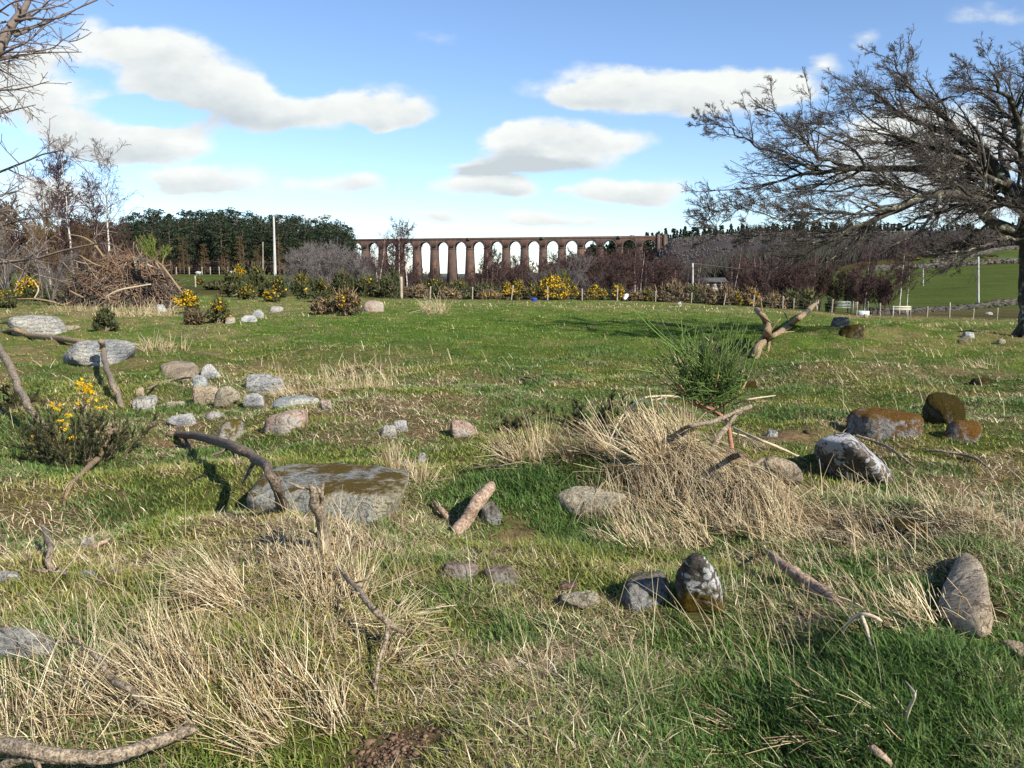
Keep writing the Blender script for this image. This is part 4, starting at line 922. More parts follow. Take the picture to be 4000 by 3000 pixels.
tussock(200,2820,260,.30,.30,.2,.3,PI/2,'sparse tall stalks standing behind the thick fallen branch',spread=2.5,mess=.2)
tussock(3650,2060,420,.2,.40,.22,.7,PI+.4,'matted pale tussock above the long tan boulder',mess=.45)
tussock(3200,2120,260,.22,.35,.2,.9,PI-.2,'loose straw spread between the sunk log and the lichen boulder',mess=.4)
tussock(3600,2430,500,.26,.38,.25,.6,PI-.4,'combed straw lying against the long tan boulder',mess=.4)
tussock(1560,1840,160,.30,.10,.12,.15,PI/2,'few tall stalks growing at the back corner of the mossy slab',spread=2)
tussock(1640,1880,260,.24,.15,.2,.3,PI/2,'short straw tuft at the end of the mossy slab',spread=2.5)
tussock(1310,1530,500,.34,.75,.4,.2,PI,'open row of thin stalks behind the small pink block',width=.0024)
tussock(1700,1225,300,.95,.5,.4,.15,PI,'solitary tall straw clump far out on the turf',width=.007)
tussock(560,1230,500,.8,1.3,.7,.25,PI/2,'bleached tussock in front of the brush pile',spread=2.5,width=.006)
tussock(330,1215,420,.7,1.6,.8,.2,PI/2,'greyish tussock near the brush pile, furthest from the gorse',spread=2.5,width=.006,dark=.2)
tussock(640,1370,260,.45,.5,.4,.2,PI/2,'pale tuft in front of the long brown branch',spread=2.5,width=.004)
tussock(2700,1430,120,.3,.3,.25,.4,PI,'small straw tuft behind the broom plant',width=.003)
tussock(3850,1440,160,.3,.4,.3,.5,PI,'straw tuft near the foot of the bare tree',width=.003)
tussock(3050,2900,250,.2,.4,.25,1.2,PI,'low straw tuft in the greenest grass at the lower edge',mess=.6)
tussock(3380,1950,300,.22,.25,.14,.9,PI/2,'tuft of broad blades at the foot of the lichen boulder',spread=3)
tussock(2200,2650,220,.2,.35,.2,1.6,-.5,'swirl of flattened straw on open turf below the pale block',mess=.7)
# ------------------------------------------------------------------ bare trees
BK = dict(
    oak=mat_bark('oak_bark', [(.34,(.018,.016,.014)),(.5,(.045,.038,.031)),(.66,(.11,.095,.075))], 9, (1,1,.5), .03, lichen=((.30,.31,.22), 5.0, .55)),
    twig=mat_bark('bare_twigs', [(.34,(.035,.028,.025)),(.66,(.11,.092,.078))], 2, (1,1,1), .0),
    birch=mat_bark('white_birch_bark', [(.40,(.07,.055,.05)),(.47,(.42,.38,.33)),(.66,(.68,.64,.58))], 2.2, (1,1,1.6), .0),
    twigp=mat_bark('purple_birch_twigs', [(.34,(.040,.022,.022)),(.66,(.085,.045,.042))], .8, (1,1,1), .0),
    twigg=mat_bark('grey_willow_twigs', [(.34,(.10,.088,.085)),(.66,(.20,.175,.165))], .8, (1,1,1), .0),
    twigo=mat_bark('olive_brown_twigs', [(.34,(.085,.055,.025)),(.66,(.16,.105,.045))], .8, (1,1,1), .0),
    twigr=mat_bark('red_brown_twigs', [(.34,(.042,.025,.022)),(.66,(.095,.058,.050))], .8, (1,1,1), .0),
    larch=mat_bark('larch_bark', [(.34,(.10,.08,.07)),(.66,(.24,.19,.165))], 3, (1,1,1), .0),
    pinet=mat_bark('pine_trunk_bark', [(.34,(.06,.045,.04)),(.66,(.17,.12,.095))], 1.2, (1,1,.4), .0),
)
def poly(pts):  # (px,py,Y,wpx)
    out = []
    for px, py, Y, w in pts: q = PY(px, py, Y); out.append((*q, w/2/F*Y))
    return np.array(out)
def oak():
    Y0 = 23.0; S = .814; cv = lambda x, y: (2600+x*S, 50+y*S)
    base = PG(4026, Y0); root = empty('bare_tree', base, 'big wide bare deciduous tree with a wind-swept crown leaning over the field', 'tree')
    def limb(pts, w0, w1, y0, y1, n=26):
        k = len(pts); ys = np.linspace(y0, y1, k) + np.sin(np.linspace(0, 5, k)+pts[0][0])*.25*min(1, k/4)
        a = poly([(*cv(*p), ys[i], w0+(w1-w0)*i/(k-1)) for i, p in enumerate(pts)]); a = spline(a, n); a[:, 3] = np.maximum(a[:, 3], .006)
        jt = (np.stack([fbm(np.arange(n)*.55, np.zeros(n)+k_, seed=int(pts[-1][0]) % 50, oct=3) for k_ in range(3)], -1)-.5)
        a[1:, :3] += jt[1:]*.22*np.minimum(1, np.arange(1, n)/4)[:, None]; return a
    Lm = [
      ([(1752,1560),(1748,1400),(1750,1200),(1745,1060),(1742,930)], 84, 72, Y0, Y0),
      ([(1742,1080),(1640,1035),(1560,1000),(1510,950),(1440,890),(1320,860),(1220,880),(1120,920),(1040,960),(970,1010),(880,1040),(820,1090),(700,1100),(620,1130),(450,1140)], 50, 6, Y0, Y0-1.5),
      ([(1742,950),(1640,830),(1560,760),(1480,740),(1300,742),(1100,740),(900,740),(760,772),(620,785),(450,830),(200,850)], 48, 5, Y0, Y0+1.5),
      ([(1640,830),(1560,700),(1480,620),(1380,540),(1250,440),(1180,360),(1120,270),(1085,200)], 34, 4, Y0, Y0-1),
      ([(1560,700),(1400,600),(1200,520),(1060,440),(960,380),(890,290)], 24, 4, Y0, Y0+2.5),
      ([(900,742),(760,700),(690,650),(640,590),(560,520),(420,400)], 17, 3, Y0+.8, Y0-.5),
      ([(760,772),(600,700),(450,640),(300,560),(190,510)], 14, 3, Y0+1, Y0+2.5),
      ([(1742,850),(1730,700),(1680,480),(1600,350),(1560,240)], 40, 4, Y0, Y0-1.5),
      ([(1700,560),(1600,450),(1480,350),(1420,220)], 18, 3, Y0-.5, Y0+1.5),
      ([(1735,870),(1640,820),(1580,840),(1480,900),(1330,960),(1200,1000),(1100,1040),(980,1060)], 30, 5, Y0, Y0+2.2),
      ([(1120,920),(1000,930),(880,960),(700,930),(600,960),(550,1020)], 13, 3, Y0-1, Y0-2.5),
      ([(880,960),(750,1000),(600,990),(420,960),(300,910)], 9, 3, Y0-2, Y0-3),
      ([(700,1100),(500,1060),(350,1080),(230,1020),(170,930)], 9, 2, Y0-1.4, Y0-.5),
      ([(1742,1080),(1620,1090),(1480,1120),(1330,1160),(1250,1130)], 18, 3, Y0, Y0-2),
      ([(1560,1000),(1450,1080),(1380,1150),(1300,1100)], 12, 3, Y0, Y0+2),
      ([(1640,830),(1500,760),(1350,660),(1180,600),(1000,560),(850,500)], 22, 3, Y0, Y0-2.8),
      ([(1480,620),(1300,560),(1150,480),(1100,380),(1180,260)], 15, 3, Y0-.5, Y0+1.5),
      ([(1300,742),(1180,660),(1050,620),(900,600),(760,560),(700,440)], 16, 3, Y0+1, Y0-1.5),
      ([(1220,880),(1100,840),(950,820),(800,850),(600,870),(400,900)], 13, 3, Y0-.8, Y0+2),
      ([(1742,930),(1800,800),(1900,650),(2000,500),(2080,350)], 50, 5, Y0, Y0+1),
      ([(1750,1050),(1850,950),(2000,880),(2200,850),(2350,800)], 44, 5, Y0, Y0-1),
      ([(1745,900),(1760,700),(1800,480),(1780,320),(1820,220)], 40, 4, Y0, Y0+2.5),
      ([(1745,930),(1800,850),(1850,700),(1900,500)], 30, 4, Y0, Y0-4),
      ([(1742,900),(1650,800),(1600,650),(1650,500),(1620,350)], 30, 4, Y0, Y0+5),
      ([(1742,960),(1600,900),(1450,850),(1300,800),(1200,700)], 30, 4, Y0, Y0+5.5),
      ([(1742,960),(1650,930),(1500,880),(1380,820),(1300,700)], 28, 4, Y0, Y0-4.5),
    ]
    L = [limb(a[0], a[1], 1.8 if k_ else 72, *a[3:]) for k_, a in enumerate(Lm)]
    T = Tubes()
    for a in L: T.add(a[:, :3], a[:, 3], 10)
    tr = T.build('trunk', BK['oak'], None, base); 
    # root flare
    fl = Tubes(); b0 = L[0][0]
    for k in range(7):
        an = k*.9+.3; p = [b0[:3]+np.array([0,0,.55]), b0[:3]+np.array([math.cos(an)*.28, math.sin(an)*.28, .15]), b0[:3]+np.array([math.cos(an)*.6, math.sin(an)*.6, -.12])]
        s = spline(np.column_stack([p, [.22,.16,.05]]), 7); fl.add(s[:, :3], s[:, 3], 8)
    tr.location = (0, 0, 0); tr.parent = root
    o = fl.build('root_flare', BK['oak'], root, base)
    Pm, Rm = resample([a[:, :3] for a in L[1:]], [a[:, 3] for a in L[1:]], 24)
    P1, R1 = grow(Pm, Rm, 19, .33, (20, 58), .15, 9, (-.24, 0, .02), .14, .55); R1 = np.maximum(R1, .0075)
    P2, R2 = grow(P1, R1, 8, .48, (20, 50), .12, 7, (-.20, 0, .08), .16, .6); R2 = np.maximum(R2, .005)
    P3, R3 = grow(P2, R2, 7, .52, (18, 50), .15, 5, (-.14, 0, .18), .18, .6); R3 = np.maximum(R3, .0038)
    P4, R4 = grow(P3, R3, 2, .6, (20, 60), .2, 3, (-.08, 0, .22), .2, .7, minlen=.06); R4 = np.maximum(R4, .0031)
    T = Tubes(); T.add(P1, R1, 5); T.build('branches', BK['oak'], root, base)
    T = Tubes(); T.add(P2, R2, 4, False); T.add(P3, R3, 3, False); T.add(P4, R4, 3, False); T.build('crown', BK['twig'], root, base)
oak()

def tree_local(H, kind, seed):
    """limbs and twigs of a small bare tree standing at the origin"""
    global rng
    keep = rng; rng = np.random.default_rng(seed); r = rng
    n = 14; t = np.linspace(0, 1, n)
    stems = []
    ns = {'birch': 1, 'fork': 2, 'shrub': 9, 'scrub': 4, 'larchy': 1}[kind]
    for k in range(ns):
        a = r.uniform(0, 6.28); sp = {'birch': .03, 'fork': .22, 'shrub': .45, 'scrub': .3, 'larchy': .0}[kind]*r.uniform(.5, 1.1)
        x = np.cos(a)*sp*H*t**1.2 + (fbm(t*3, t*0, seed=seed+k)-.5)*.06*H*t; y = np.sin(a)*sp*H*t**1.2 + (fbm(t*3, t*0+9, seed=seed+k)-.5)*.06*H*t
        Hk = H*(1 if k == 0 else r.uniform(.75, .98)); z = Hk*t*(1-.1*sp*t)
        rad = H*{'birch': .011, 'fork': .0095, 'shrub': .009, 'scrub': .008, 'larchy': .014}[kind]*(1-t*.93)
        stems.append(np.column_stack([x, y, z, rad]))
    S = np.array(stems); Pm, Rm = S[..., :3], S[..., 3]
    if kind == 'birch':
        P1, R1 = grow(Pm, Rm, 34, .34, (30, 60), .30, 7, (0,0,.16), .10, .5)
        P2, R2 = grow(P1, R1, 10, .42, (25, 60), .2, 5, (0,0,-.05), .14, .6)
        P3, R3 = grow(P2, R2, 5, .6, (20, 50), .2, 5, (0,0,-.35), .12, .6)
    elif kind == 'larchy':
        P1, R1 = grow(Pm, Rm, 60, .22, (70, 95), .10, 7, (0,0,.02), .07, .35)
        P2, R2 = grow(P1, R1, 13, .35, (35, 70), .15, 5, (0,0,-.15), .12, .6)
        P3, R3 = grow(P2, R2, 6, .5, (30, 60), .2, 4, (0,0,-.25), .12, .6)
    else:
        m1 = {'fork': 18, 'shrub': 10, 'scrub': 15}[kind]
        P1, R1 = grow(Pm, Rm, m1, .34, (22, 50), .2, 7, (0,0,.15), .12, .55)
        P2, R2 = grow(P1, R1, 8, .45, (22, 55), .15, 5, (0,0,.12), .14, .6)
        P3, R3 = grow(P2, R2, 5, .55, (20, 50), .15, 4, (0,0,.12), .14, .6)
    rng = keep
    return (Pm, Rm), (P1, R1), (P2, R2), (P3, R3)
PROTO = {}
def make_tree(key, H, kind, seed, bark, twig, tw, name):
    tw = tw*(1.25 if kind in ('scrub', 'birch') else 1.0)
    a, b, c, d = tree_local(H, kind, seed)
    root = empty(name, (0, 0, 0), None, None)
    T = Tubes(); T.add(a[0], a[1], 6); T.build('trunk', BK[bark], root, (0, 0, 0))
    T = Tubes(); T.add(b[0], np.maximum(b[1], tw*.9), 3, False); T.add(c[0], np.maximum(c[1], tw*.8), 3, False); T.add(d[0], np.full_like(d[1], tw*.55), 2, False); T.build('crown', BK[twig], root, (0, 0, 0))
    root['_free'] = 1; PROTO[key] = root; return root
def place(key, loc, s, rz, label, cat, group=None, tilt=0.0, sz=1.0):
    p = PROTO[key]
    if p.get('_free'): r = p; del p['_free']
    else:
        r = p.copy(); C.objects.link(r)
        for ch in p.children:
            c = ch.copy(); C.objects.link(c); c.parent = r
    r.location = loc; r.scale = (s, s, s*sz); r.rotation_euler = (0, tilt, rz); tag(r, label, cat, group)
    return r
for k in range(3): make_tree('bp%d' % k, 10, 'birch', 100+k, 'birch', 'twigp', .022, 'birch_tree')
for k in range(2): make_tree('bf%d' % k, 9, 'fork', 110+k, 'birch', 'twigp', .020, 'birch_tree')
for k in range(4): make_tree('sr%d' % k, 9, 'scrub', 120+k, 'twigr', 'twigr', .030, 'bare_tree')
for k in range(3): make_tree('sg%d' % k, 7, 'shrub', 130+k, 'twigg', 'twigg', .022, 'bare_shrub')
for k in range(2): make_tree('so%d' % k, 9, 'scrub', 140+k, 'larch', 'twigo', .022, 'bare_tree')
make_tree('sh0', 5, 'shrub', 150, 'twigg', 'twigg', .010, 'bare_shrub')
make_tree('la0', 14, 'larchy', 160, 'larch', 'larch', .011, 'larch_tree')
for k in range(2): make_tree('lb%d' % k, 12, 'larchy', 165+k, 'pinet', 'twigo', .028, 'larch_tree')
for k in range(2): make_tree('wb%d' % k, 14, 'birch', 170+k, 'birch', 'twigp', .013, 'birch_tree')

def at_top(px, ytop, Y, H0_):      # ground point at column px and depth Y, and the scale that brings the top to photo row ytop
    g = PG(px, Y); top = PY(px, ytop, Y)[2]; return g, (top-g[2])/H0_
R2 = random.Random(11)
# the tall birches at left
for px, yt, Y, key, lb in [(430,600,82,'wb0','tall weeping birch, tallest and furthest to the right of the trees by the brush pile'),(290,585,84,'wb1','tall slim birch with a high narrow crown next to the weeping birch'),
                     (200,690,80,'wb0','leafless birch with white trunk behind the grey hazel shrub'),(250,640,95,'bp1','thin birch standing between the tall slim birch and the white-trunked one'),(380,740,98,'bp0','slender short birch beside the weeping birch trunk')]:
    g, s = at_top(px, yt, Y, 14 if key[0] == 'w' else 10); place(key, g, s, R2.uniform(0, 6), lb, 'tree', 'birches by the brush pile')
for i, (px, yt, Y, key) in enumerate([(100,800,78,'so0'),(150,780,90,'so1'),(230,810,88,'sr0'),(330,840,92,'so0'),(360,900,86,'so1'),(40,760,90,'sr1'),(480,900,120,'sr2'),(530,930,130,'sr3'),(-60,780,85,'sr2'),(180,850,75,'so1'),(590,930,150,'sr0'),(20,800,72,'sr3'),(90,850,70,'so0'),(140,880,74,'sr1'),(270,890,80,'so0'),(300,840,100,'sr2'),(390,860,105,'sr0'),(440,870,100,'sr1'),(-20,860,68,'so1'),(330,950,76,'sr3'),(220,930,70,'sr2'),(500,960,110,'sr1'),(-120,800,75,'so0'),(420,940,92,'sr3')]):
    g, s = at_top(px, yt, Y, 9); place(key, g, s, i*1.3, 'brown twiggy bare tree in the thicket between the grey shrub and the brush pile', 'tree', 'brown thicket trees behind the brush pile', sz=1)
g, s = at_top(40, 830, 44, 5); place('sh0', g, s, .4, 'wide grey many-stemmed bare shrub left of the brush pile', 'shrub')
g, s = at_top(200, 960, 47, 5); place('sh0', g, s, 2.4, 'lower grey bare shrub leaning between the wide shrub and the brush pile', 'shrub')
g = PG(-130, 25); place('la0', g, 1.30, 1.0, 'leafless larch with drooping boughs at the edge of the view', 'tree')
# near tree whose boughs hang into the top corner
def corner_tree():
    Y = 9.5; base = PG(-700, Y); root = empty('bare_tree', base, 'near bare tree whose thick upswept bough crosses the top corner', 'tree')
    S = .5425; cv = lambda x, y, d=0: (x*S, y*S, Y+d)
    top = PY(-700, 500, Y); L = []
    L.append(spline(np.array([(*base, .20), (base[0]+.05, base[1], 1.6, .17), (top[0], top[1], top[2], .15), (*PY(-650, -300, Y), .12), (*PY(-600, -900, Y), .06)]), 20))
    def lim(pts, w0, w1, d0=0, d1=0, n=18):
        k = len(pts); a = poly([(*cv(*p, d0+(d1-d0)*i/(k-1)), w0+(w1-w0)*i/(k-1)) for i, p in enumerate(pts)]); return spline(a, n)
    L.append(lim([(-1250,1100),(-900,900),(-400,640),(-150,480),(-20,370),(50,240),(110,140),(170,70),(215,-20),(260,-160),(330,-320)], 60, 8, 0, .2, 30))
    side = [([(95,255),(170,235),(250,190),(330,170),(420,120),(520,80),(640,20),(760,-30)],13,3,0,.3),
            ([(110,150),(230,130),(340,140),(450,120),(560,60),(700,0),(790,-60)],11,3,0,-.3),
            ([(50,270),(40,330),(120,340),(210,290),(300,210),(350,180),(430,270),(510,300),(600,270),(660,230)],8,3,0,.2),
            ([(-20,380),(100,375),(240,370),(380,345),(450,290),(560,220),(620,150)],7,2,0,-.4),
            ([(-60,400),(60,405),(140,395),(240,385),(330,365)],7,3,0,.3),
            ([(-150,400),(-20,450),(70,440),(160,405),(260,385)],6,2,0,.5),
            ([(-150,300),(0,235),(120,210),(230,190),(350,150),(520,190)],9,2,0,-.2),
            ([(-100,200),(20,160),(130,140),(260,70),(380,20),(450,-60)],10,3,0,.4),
            ([(130,120),(250,70),(350,60),(480,20),(560,-40)],8,3,0,0),
            ([(60,110),(0,80),(-80,60),(-160,0)],8,3,0,.3),
            ([(170,70),(130,20),(90,-50)],9,3,0,.3),
            ([(215,0),(300,-20),(420,-60),(560,-140)],9,3,0,.3),
            ([(0,80),(90,20),(190,-10),(300,-50)],7,3,0,-.4)]
    L2 = [lim(*a) for a in side]
    T = Tubes()
    for a in L+L2: T.add(a[:, :3], a[:, 3], 7)
    rr = np.random.default_rng(4)
    more = []
    for k in range(14):
        a = rr.uniform(0, 6.28); z0 = rr.uniform(2.5, 6); p0 = np.array([base[0]+.1, base[1], z0]); d = np.array([math.cos(a)*1.0, math.sin(a), .8])
        if d[0] > .2: d[0] *= -.6
        tt = np.linspace(0, 1, 9)[:, None]; more.append((p0+d*3.2*tt+np.array([0,0,.6])*tt**2, .06*(1-.85*tt[:, 0])))
    Pm, Rm = resample([m_[0] for m_ in more], [m_[1] for m_ in more], 12); T.add(Pm, Rm, 5)
    T.build('trunk', BK['larch'], root, base)
    Pm2, Rm2 = resample([a[:, :3] for a in L[1:]+L2], [a[:, 3] for a in L[1:]+L2], 14); Pm = np.concatenate([resample(list(Pm), list(Rm), 14)[0], Pm2]); Rm = np.concatenate([resample([m_[0] for m_ in more], [m_[1] for m_ in more], 14)[1], Rm2])
    P1, R1 = grow(Pm, Rm, 6, .22, (30, 60), .25, 6, (.12,0,.02), .12, .5); R1 = np.maximum(R1, .0035)
    Pk, Rk = grow(np.concatenate([P1]), R1, 6, .1, (50, 80), .1, 3, (0,0,.1), .05, .8, minlen=.015); Rk = np.maximum(Rk, .0022)
    T = Tubes(); T.add(P1, R1, 4, False); T.add(Pk, Rk, 3, False); T.build('crown', BK['larch'], root, base)
corner_tree()

# ---------------- foliage clumps (pines, gorse, broom)
def tri_cloud(ctr, rad, n, size, cols, up=.0, seedn=None, elong=1.0):
    """n small leaf triangles around each centre; rad (K,3)"""
    K = len(ctr); d = rng.normal(size=(K, n, 3)); d /= np.linalg.norm(d, axis=2, keepdims=True)+1e-9; rr = rng.uniform(.35, 1.05, (K, n, 1))**.6
    p = (ctr[:, None]+d*rr*rad[:, None]).reshape(-1, 3); m = len(p)
    a = rng.normal(size=(m, 3)); a[:, 2] += up; a /= np.linalg.norm(a, axis=1, keepdims=True); b = np.cross(a, rng.normal(size=(m, 3))); b /= np.linalg.norm(b, axis=1, keepdims=True)+1e-9
    s = size*rng.uniform(.5, 1.5, (m, 1))
    V = np.stack([p-b*s*.5/elong, p+b*s*.5/elong, p+a*s*elong], 1).reshape(-1, 3)
    c = cols[rng.integers(0, len(cols), m)]*rng.uniform(.7, 1.3, (m, 1)); return V, np.arange(m*3).reshape(-1, 3), np.repeat(c, 3, 0)
NEEDLE = mat_leaf('needle_foliage', .12, .6)
PINEC = np.array([(.014,.028,.012),(.022,.040,.016),(.011,.020,.011),(.034,.050,.022)])
def make_pine(key, H, seed, conic=False, n=30, size=.34):
    global rng
    keep = rng; rng = np.random.default_rng(seed); r = rng
    root = empty('pine_tree', (0, 0, 0), None, None); t = np.linspace(0, 1, 10)
    tr = np.column_stack([(fbm(t*2, t*0, seed=seed)-.5)*.9*t, (fbm(t*2, t*0+5, seed=seed)-.5)*.9*t, H*.94*t]); T = Tubes(); T.add(tr, H*.013*(1-.8*t), 6)
    lo = .12 if conic else .30; K = 46; zf = np.sort(r.uniform(lo, .97, K)); a = r.uniform(0, 6.28, K)
    ext = (H*.16*(1-zf)/(1-lo)+.15) if conic else H*.17*np.sqrt(np.clip(1-((zf-.66)/.40)**2, .05, 1))*r.uniform(.35, 1.15, K)
    ctr = np.stack([np.cos(a)*ext, np.sin(a)*ext, zf*H], -1); rad = np.stack([np.full(K, H*.07), np.full(K, H*.07), np.full(K, H*.038)], -1)*r.uniform(.7, 1.4, (K, 1))
    if conic: rad *= np.clip(1.2-zf, .25, 1)[:, None]
    t0 = np.stack([ctr[:, 0]*0, ctr[:, 1]*0, zf*H-.5], -1); Lb = np.stack([t0, (t0+ctr)/2, ctr], 1); T.add(Lb, np.full((K, 3), .05)*np.array([1.2, .8, .4]), 4, False)
    if not conic:        # dead lower stubs
        k2 = 14; z2 = r.uniform(.15, .5, k2)*H; a2 = r.uniform(0, 6.28, k2); p = np.stack([a2*0, a2*0, z2], -1); q = p+np.stack([np.cos(a2), np.sin(a2), .1*a2*0], -1)*r.uniform(.5, 2, (k2, 1)); T.add(np.stack([p, (p+q)/2, q], 1), np.full((k2, 3), .035), 3, False)
    T.build('trunk', BK['pinet'], root, (0, 0, 0))
    V, f, c = tri_cloud(ctr, rad, n, size, PINEC); mesh('crown', V, [f], NEEDLE, root, col=c); rng = keep; root['_free'] = 1; PROTO[key] = root
for k in range(5): make_pine('p%d' % k, 15, 200+k)
make_pine('pk', 15, 240, True, 26, .5)
# the pine wood: front rows seen tree by tree
cnt = 0
top_line = [(200,900),(400,880),(480,880),(560,850),(650,835),(720,850),(800,845),(880,838),(960,850),(1040,845),(1120,858),(1180,868),(1240,862),(1300,875),(1350,890),(1385,935)]
def topl(px): return np.interp(px, [a for a, b in top_line], [b for a, b in top_line])
for row, (Y, step) in enumerate([(186,34),(198,32),(212,32),(228,36),(246,34),(268,34)]):
    px = 215+row*9
    while px < 1392-row*2:
        g = PG(px, Y+R2.uniform(-4, 4)); yt = topl(px)+R2.uniform(-34, 34)+ (26 if row == 0 else 0)+(18 if row > 3 else 0); s = max((PY(px, yt, g[1])[2]-g[2])/15, .3)
        place('p%d' % R2.randrange(5) if row < 4 else 'pk', g, s, R2.uniform(0, 6.28), 'dark green pine with a bare trunk in the dense pine wood past the green pasture', 'tree', 'pines of the dense wood', sz=1.0); cnt += 1
        px += step*R2.uniform(.7, 1.3)
for px, Y, yt in [(720,181,930),(800,180,950),(1010,181,960),(1090,180,930),(640,182,940),(880,182,960),(940,180,925),(1180,181,950)]:
    g, s = at_top(px, yt, Y, 12); place('lb%d' % R2.randrange(2), g, s, R2.uniform(0, 6), 'brown leafless larch at the front of the pine wood', 'tree', 'brown larches along the front of the pine wood')
# grey thicket in front of the viaduct's left end
for i in range(26):
    px = R2.uniform(1110, 1480); Y = R2.uniform(105, 135); yt = np.interp(px, [1100,1160,1300,1400,1490], [1010,955,940,960,1010])+R2.uniform(0, 45)
    g, s = at_top(px, yt, Y, 7); place('sg%d' % R2.randrange(3), g, s, R2.uniform(0, 6.28), 'grey leafless willow in the dense thicket before the viaduct', 'shrub', 'grey willows of the thicket')
# reddish scrub and birches across the valley
def vtop(px): return np.interp(px, [1300,1390,1500,1600,1700,1760,1850,1950,2050,2130,2230,2330,2450,2560,2700,2900,3100,3300,3500,3700,4000], [1000,985,985,1000,1050,1070,1040,1020,1015,1000,975,965,985,1000,1000,1000,1010,1010,1040,1060,1060])
for i in range(235):
    px = R2.uniform(1380, 3150) if i < 222 else R2.uniform(3150, 3500); Y = R2.choice([95,115,140,170,210,260])*R2.uniform(.9, 1.1)
    if px > 3050: Y = R2.uniform(92, 104)
    yt = vtop(px)+R2.uniform(-8, 45); g, s = at_top(px, yt, Y, 9)
    if 2640 < px < 2880 and yt < 1090: yt = 1100; g, s = at_top(px, yt, Y, 9)
    if 1700 < px < 1860 and yt < 1065: yt = 1075; g, s = at_top(px, yt, Y, 9)
    if s < .1 or (px < 1780 and R2.random() < .55): continue
    place('sr%d' % R2.randrange(4), g, s, R2.uniform(0, 6.28), 'reddish brown leafless tree in the scrub wood filling the valley', 'tree', 'reddish scrub trees in the valley')
BL = [(1478,905,100,'bf0','white forked birch, pale trunk dividing low, in front of the viaduct'),(1560,888,104,'bp0','tallest white birch rising above the viaduct parapet'),(1592,900,106,'bp1','slim birch right beside the one that rises above the parapet'),
      (1535,960,108,'bp2','short birch seen below the second full arch'),(1903,975,112,'bp0','white birch trunk under the middle arches, left of its twin'),(1925,985,110,'bp1','white birch trunk under the middle arches, right of its twin'),(1945,1000,114,'bp2','thin birch close beside the middle pair'),
      (2013,1010,112,'bp1','lean birch trunk over the yellow gorse'),(2038,1020,110,'bp0','slightly bent birch behind the first yellow gorse clump'),(2415,1000,108,'bp2','white birch left of the group of pale trunks'),(2480,985,106,'bp1','tall white birch in the group of pale trunks'),
      (2497,960,107,'bf1','forked white birch in the group of pale trunks'),(2520,1010,108,'bp0','leaning white birch at the end of the group of pale trunks'),(2552,1040,106,'bp2','birch with twin pale stems in the red scrub'),(2635,1040,104,'bp1','leaning white birch just left of the telegraph pole'),(2685,1060,108,'bp0','small birch touching the telegraph pole'),
      (3190,985,98,'bf0','forked white birch on the green slope beside the torn limb'),(3375,1000,96,'bf1','dark-limbed birch beside the metal gate'),(3512,955,94,'bp2','straight white birch standing behind the wooden hurdle'),(3540,1000,95,'bp0','slanting white birch next to the straight one'),(3455,1080,95,'sr1','low dark bare tree between the gate and the hurdle'),
      (2720,1010,125,'bf1','pale dead-limbed tree above the ruined cottage'),(2860,965,135,'bf0','wide silvery dead-branched tree past the ruined cottage'),(2960,985,140,'bf1','pale branched tree to the right of the silvery one')]
for i, (px, yt, Y, key, lb) in enumerate(BL):
    g, s = at_top(px, yt, Y, 10 if key[:2] == 'bp' else 9); place(key, g, s, i*1.7, lb, 'tree', 'birches in the valley')
for px, yt, Y, lb in [(2230,980,90,'large pale grey bare bush spreading behind the biggest yellow gorse'),(2130,1045,92,'small pale bare bush left of the largest one'),(2315,1065,90,'small pale branching bush between yellow gorse clumps')]:
    g, s = at_top(px, yt, Y, 5); place('sh0', g, s, px*.1, lb, 'shrub', 'pale bare bushes behind the gorse')

# ridge conifers, and the dark trees behind the last arches
make_pine('c0', 10, 300, True, 14, .8); make_pine('c1', 10, 301, True, 14, .8); make_pine('c2', 10, 302, False, 12, .9)
for k_ in ('c0', 'c1', 'c2'): PROTO[k_].name = 'conifer_tree'
ridge = [(2380,925),(2450,918),(2520,912),(2600,895),(2700,885),(2800,880),(2900,878),(3000,875),(3100,870),(3200,868),(3300,862),(3400,868),(3600,880),(3800,880),(4000,870),(4200,870)]
for i in range(230):
    px = 2370+i/230*1850+R2.uniform(-5, 5); Y = R2.uniform(905, 985); g = PG(px, Y); yt = np.interp(px, [a for a, b in ridge], [b for a, b in ridge])+R2.uniform(-6, 26)
    s = (PY(px, yt, Y)[2]-g[2])/10; s = max(min(s, 2.6), .7); place('c%d' % R2.choice([0,0,1,1,2]), g, s, R2.uniform(0, 6), 'dark conifer on the skyline ridge past the viaduct', 'tree', 'conifers along the skyline ridge')
for i in range(26):
    px = R2.uniform(2290, 2570); Y = R2.uniform(860, 900); g, s = at_top(px, R2.uniform(935, 990), Y, 10)
    if s > .2: place('c%d' % R2.choice([0,1]), g, s, R2.uniform(0, 6), 'dark conifer seen through the last arches of the viaduct', 'tree', 'conifers behind the last arches')

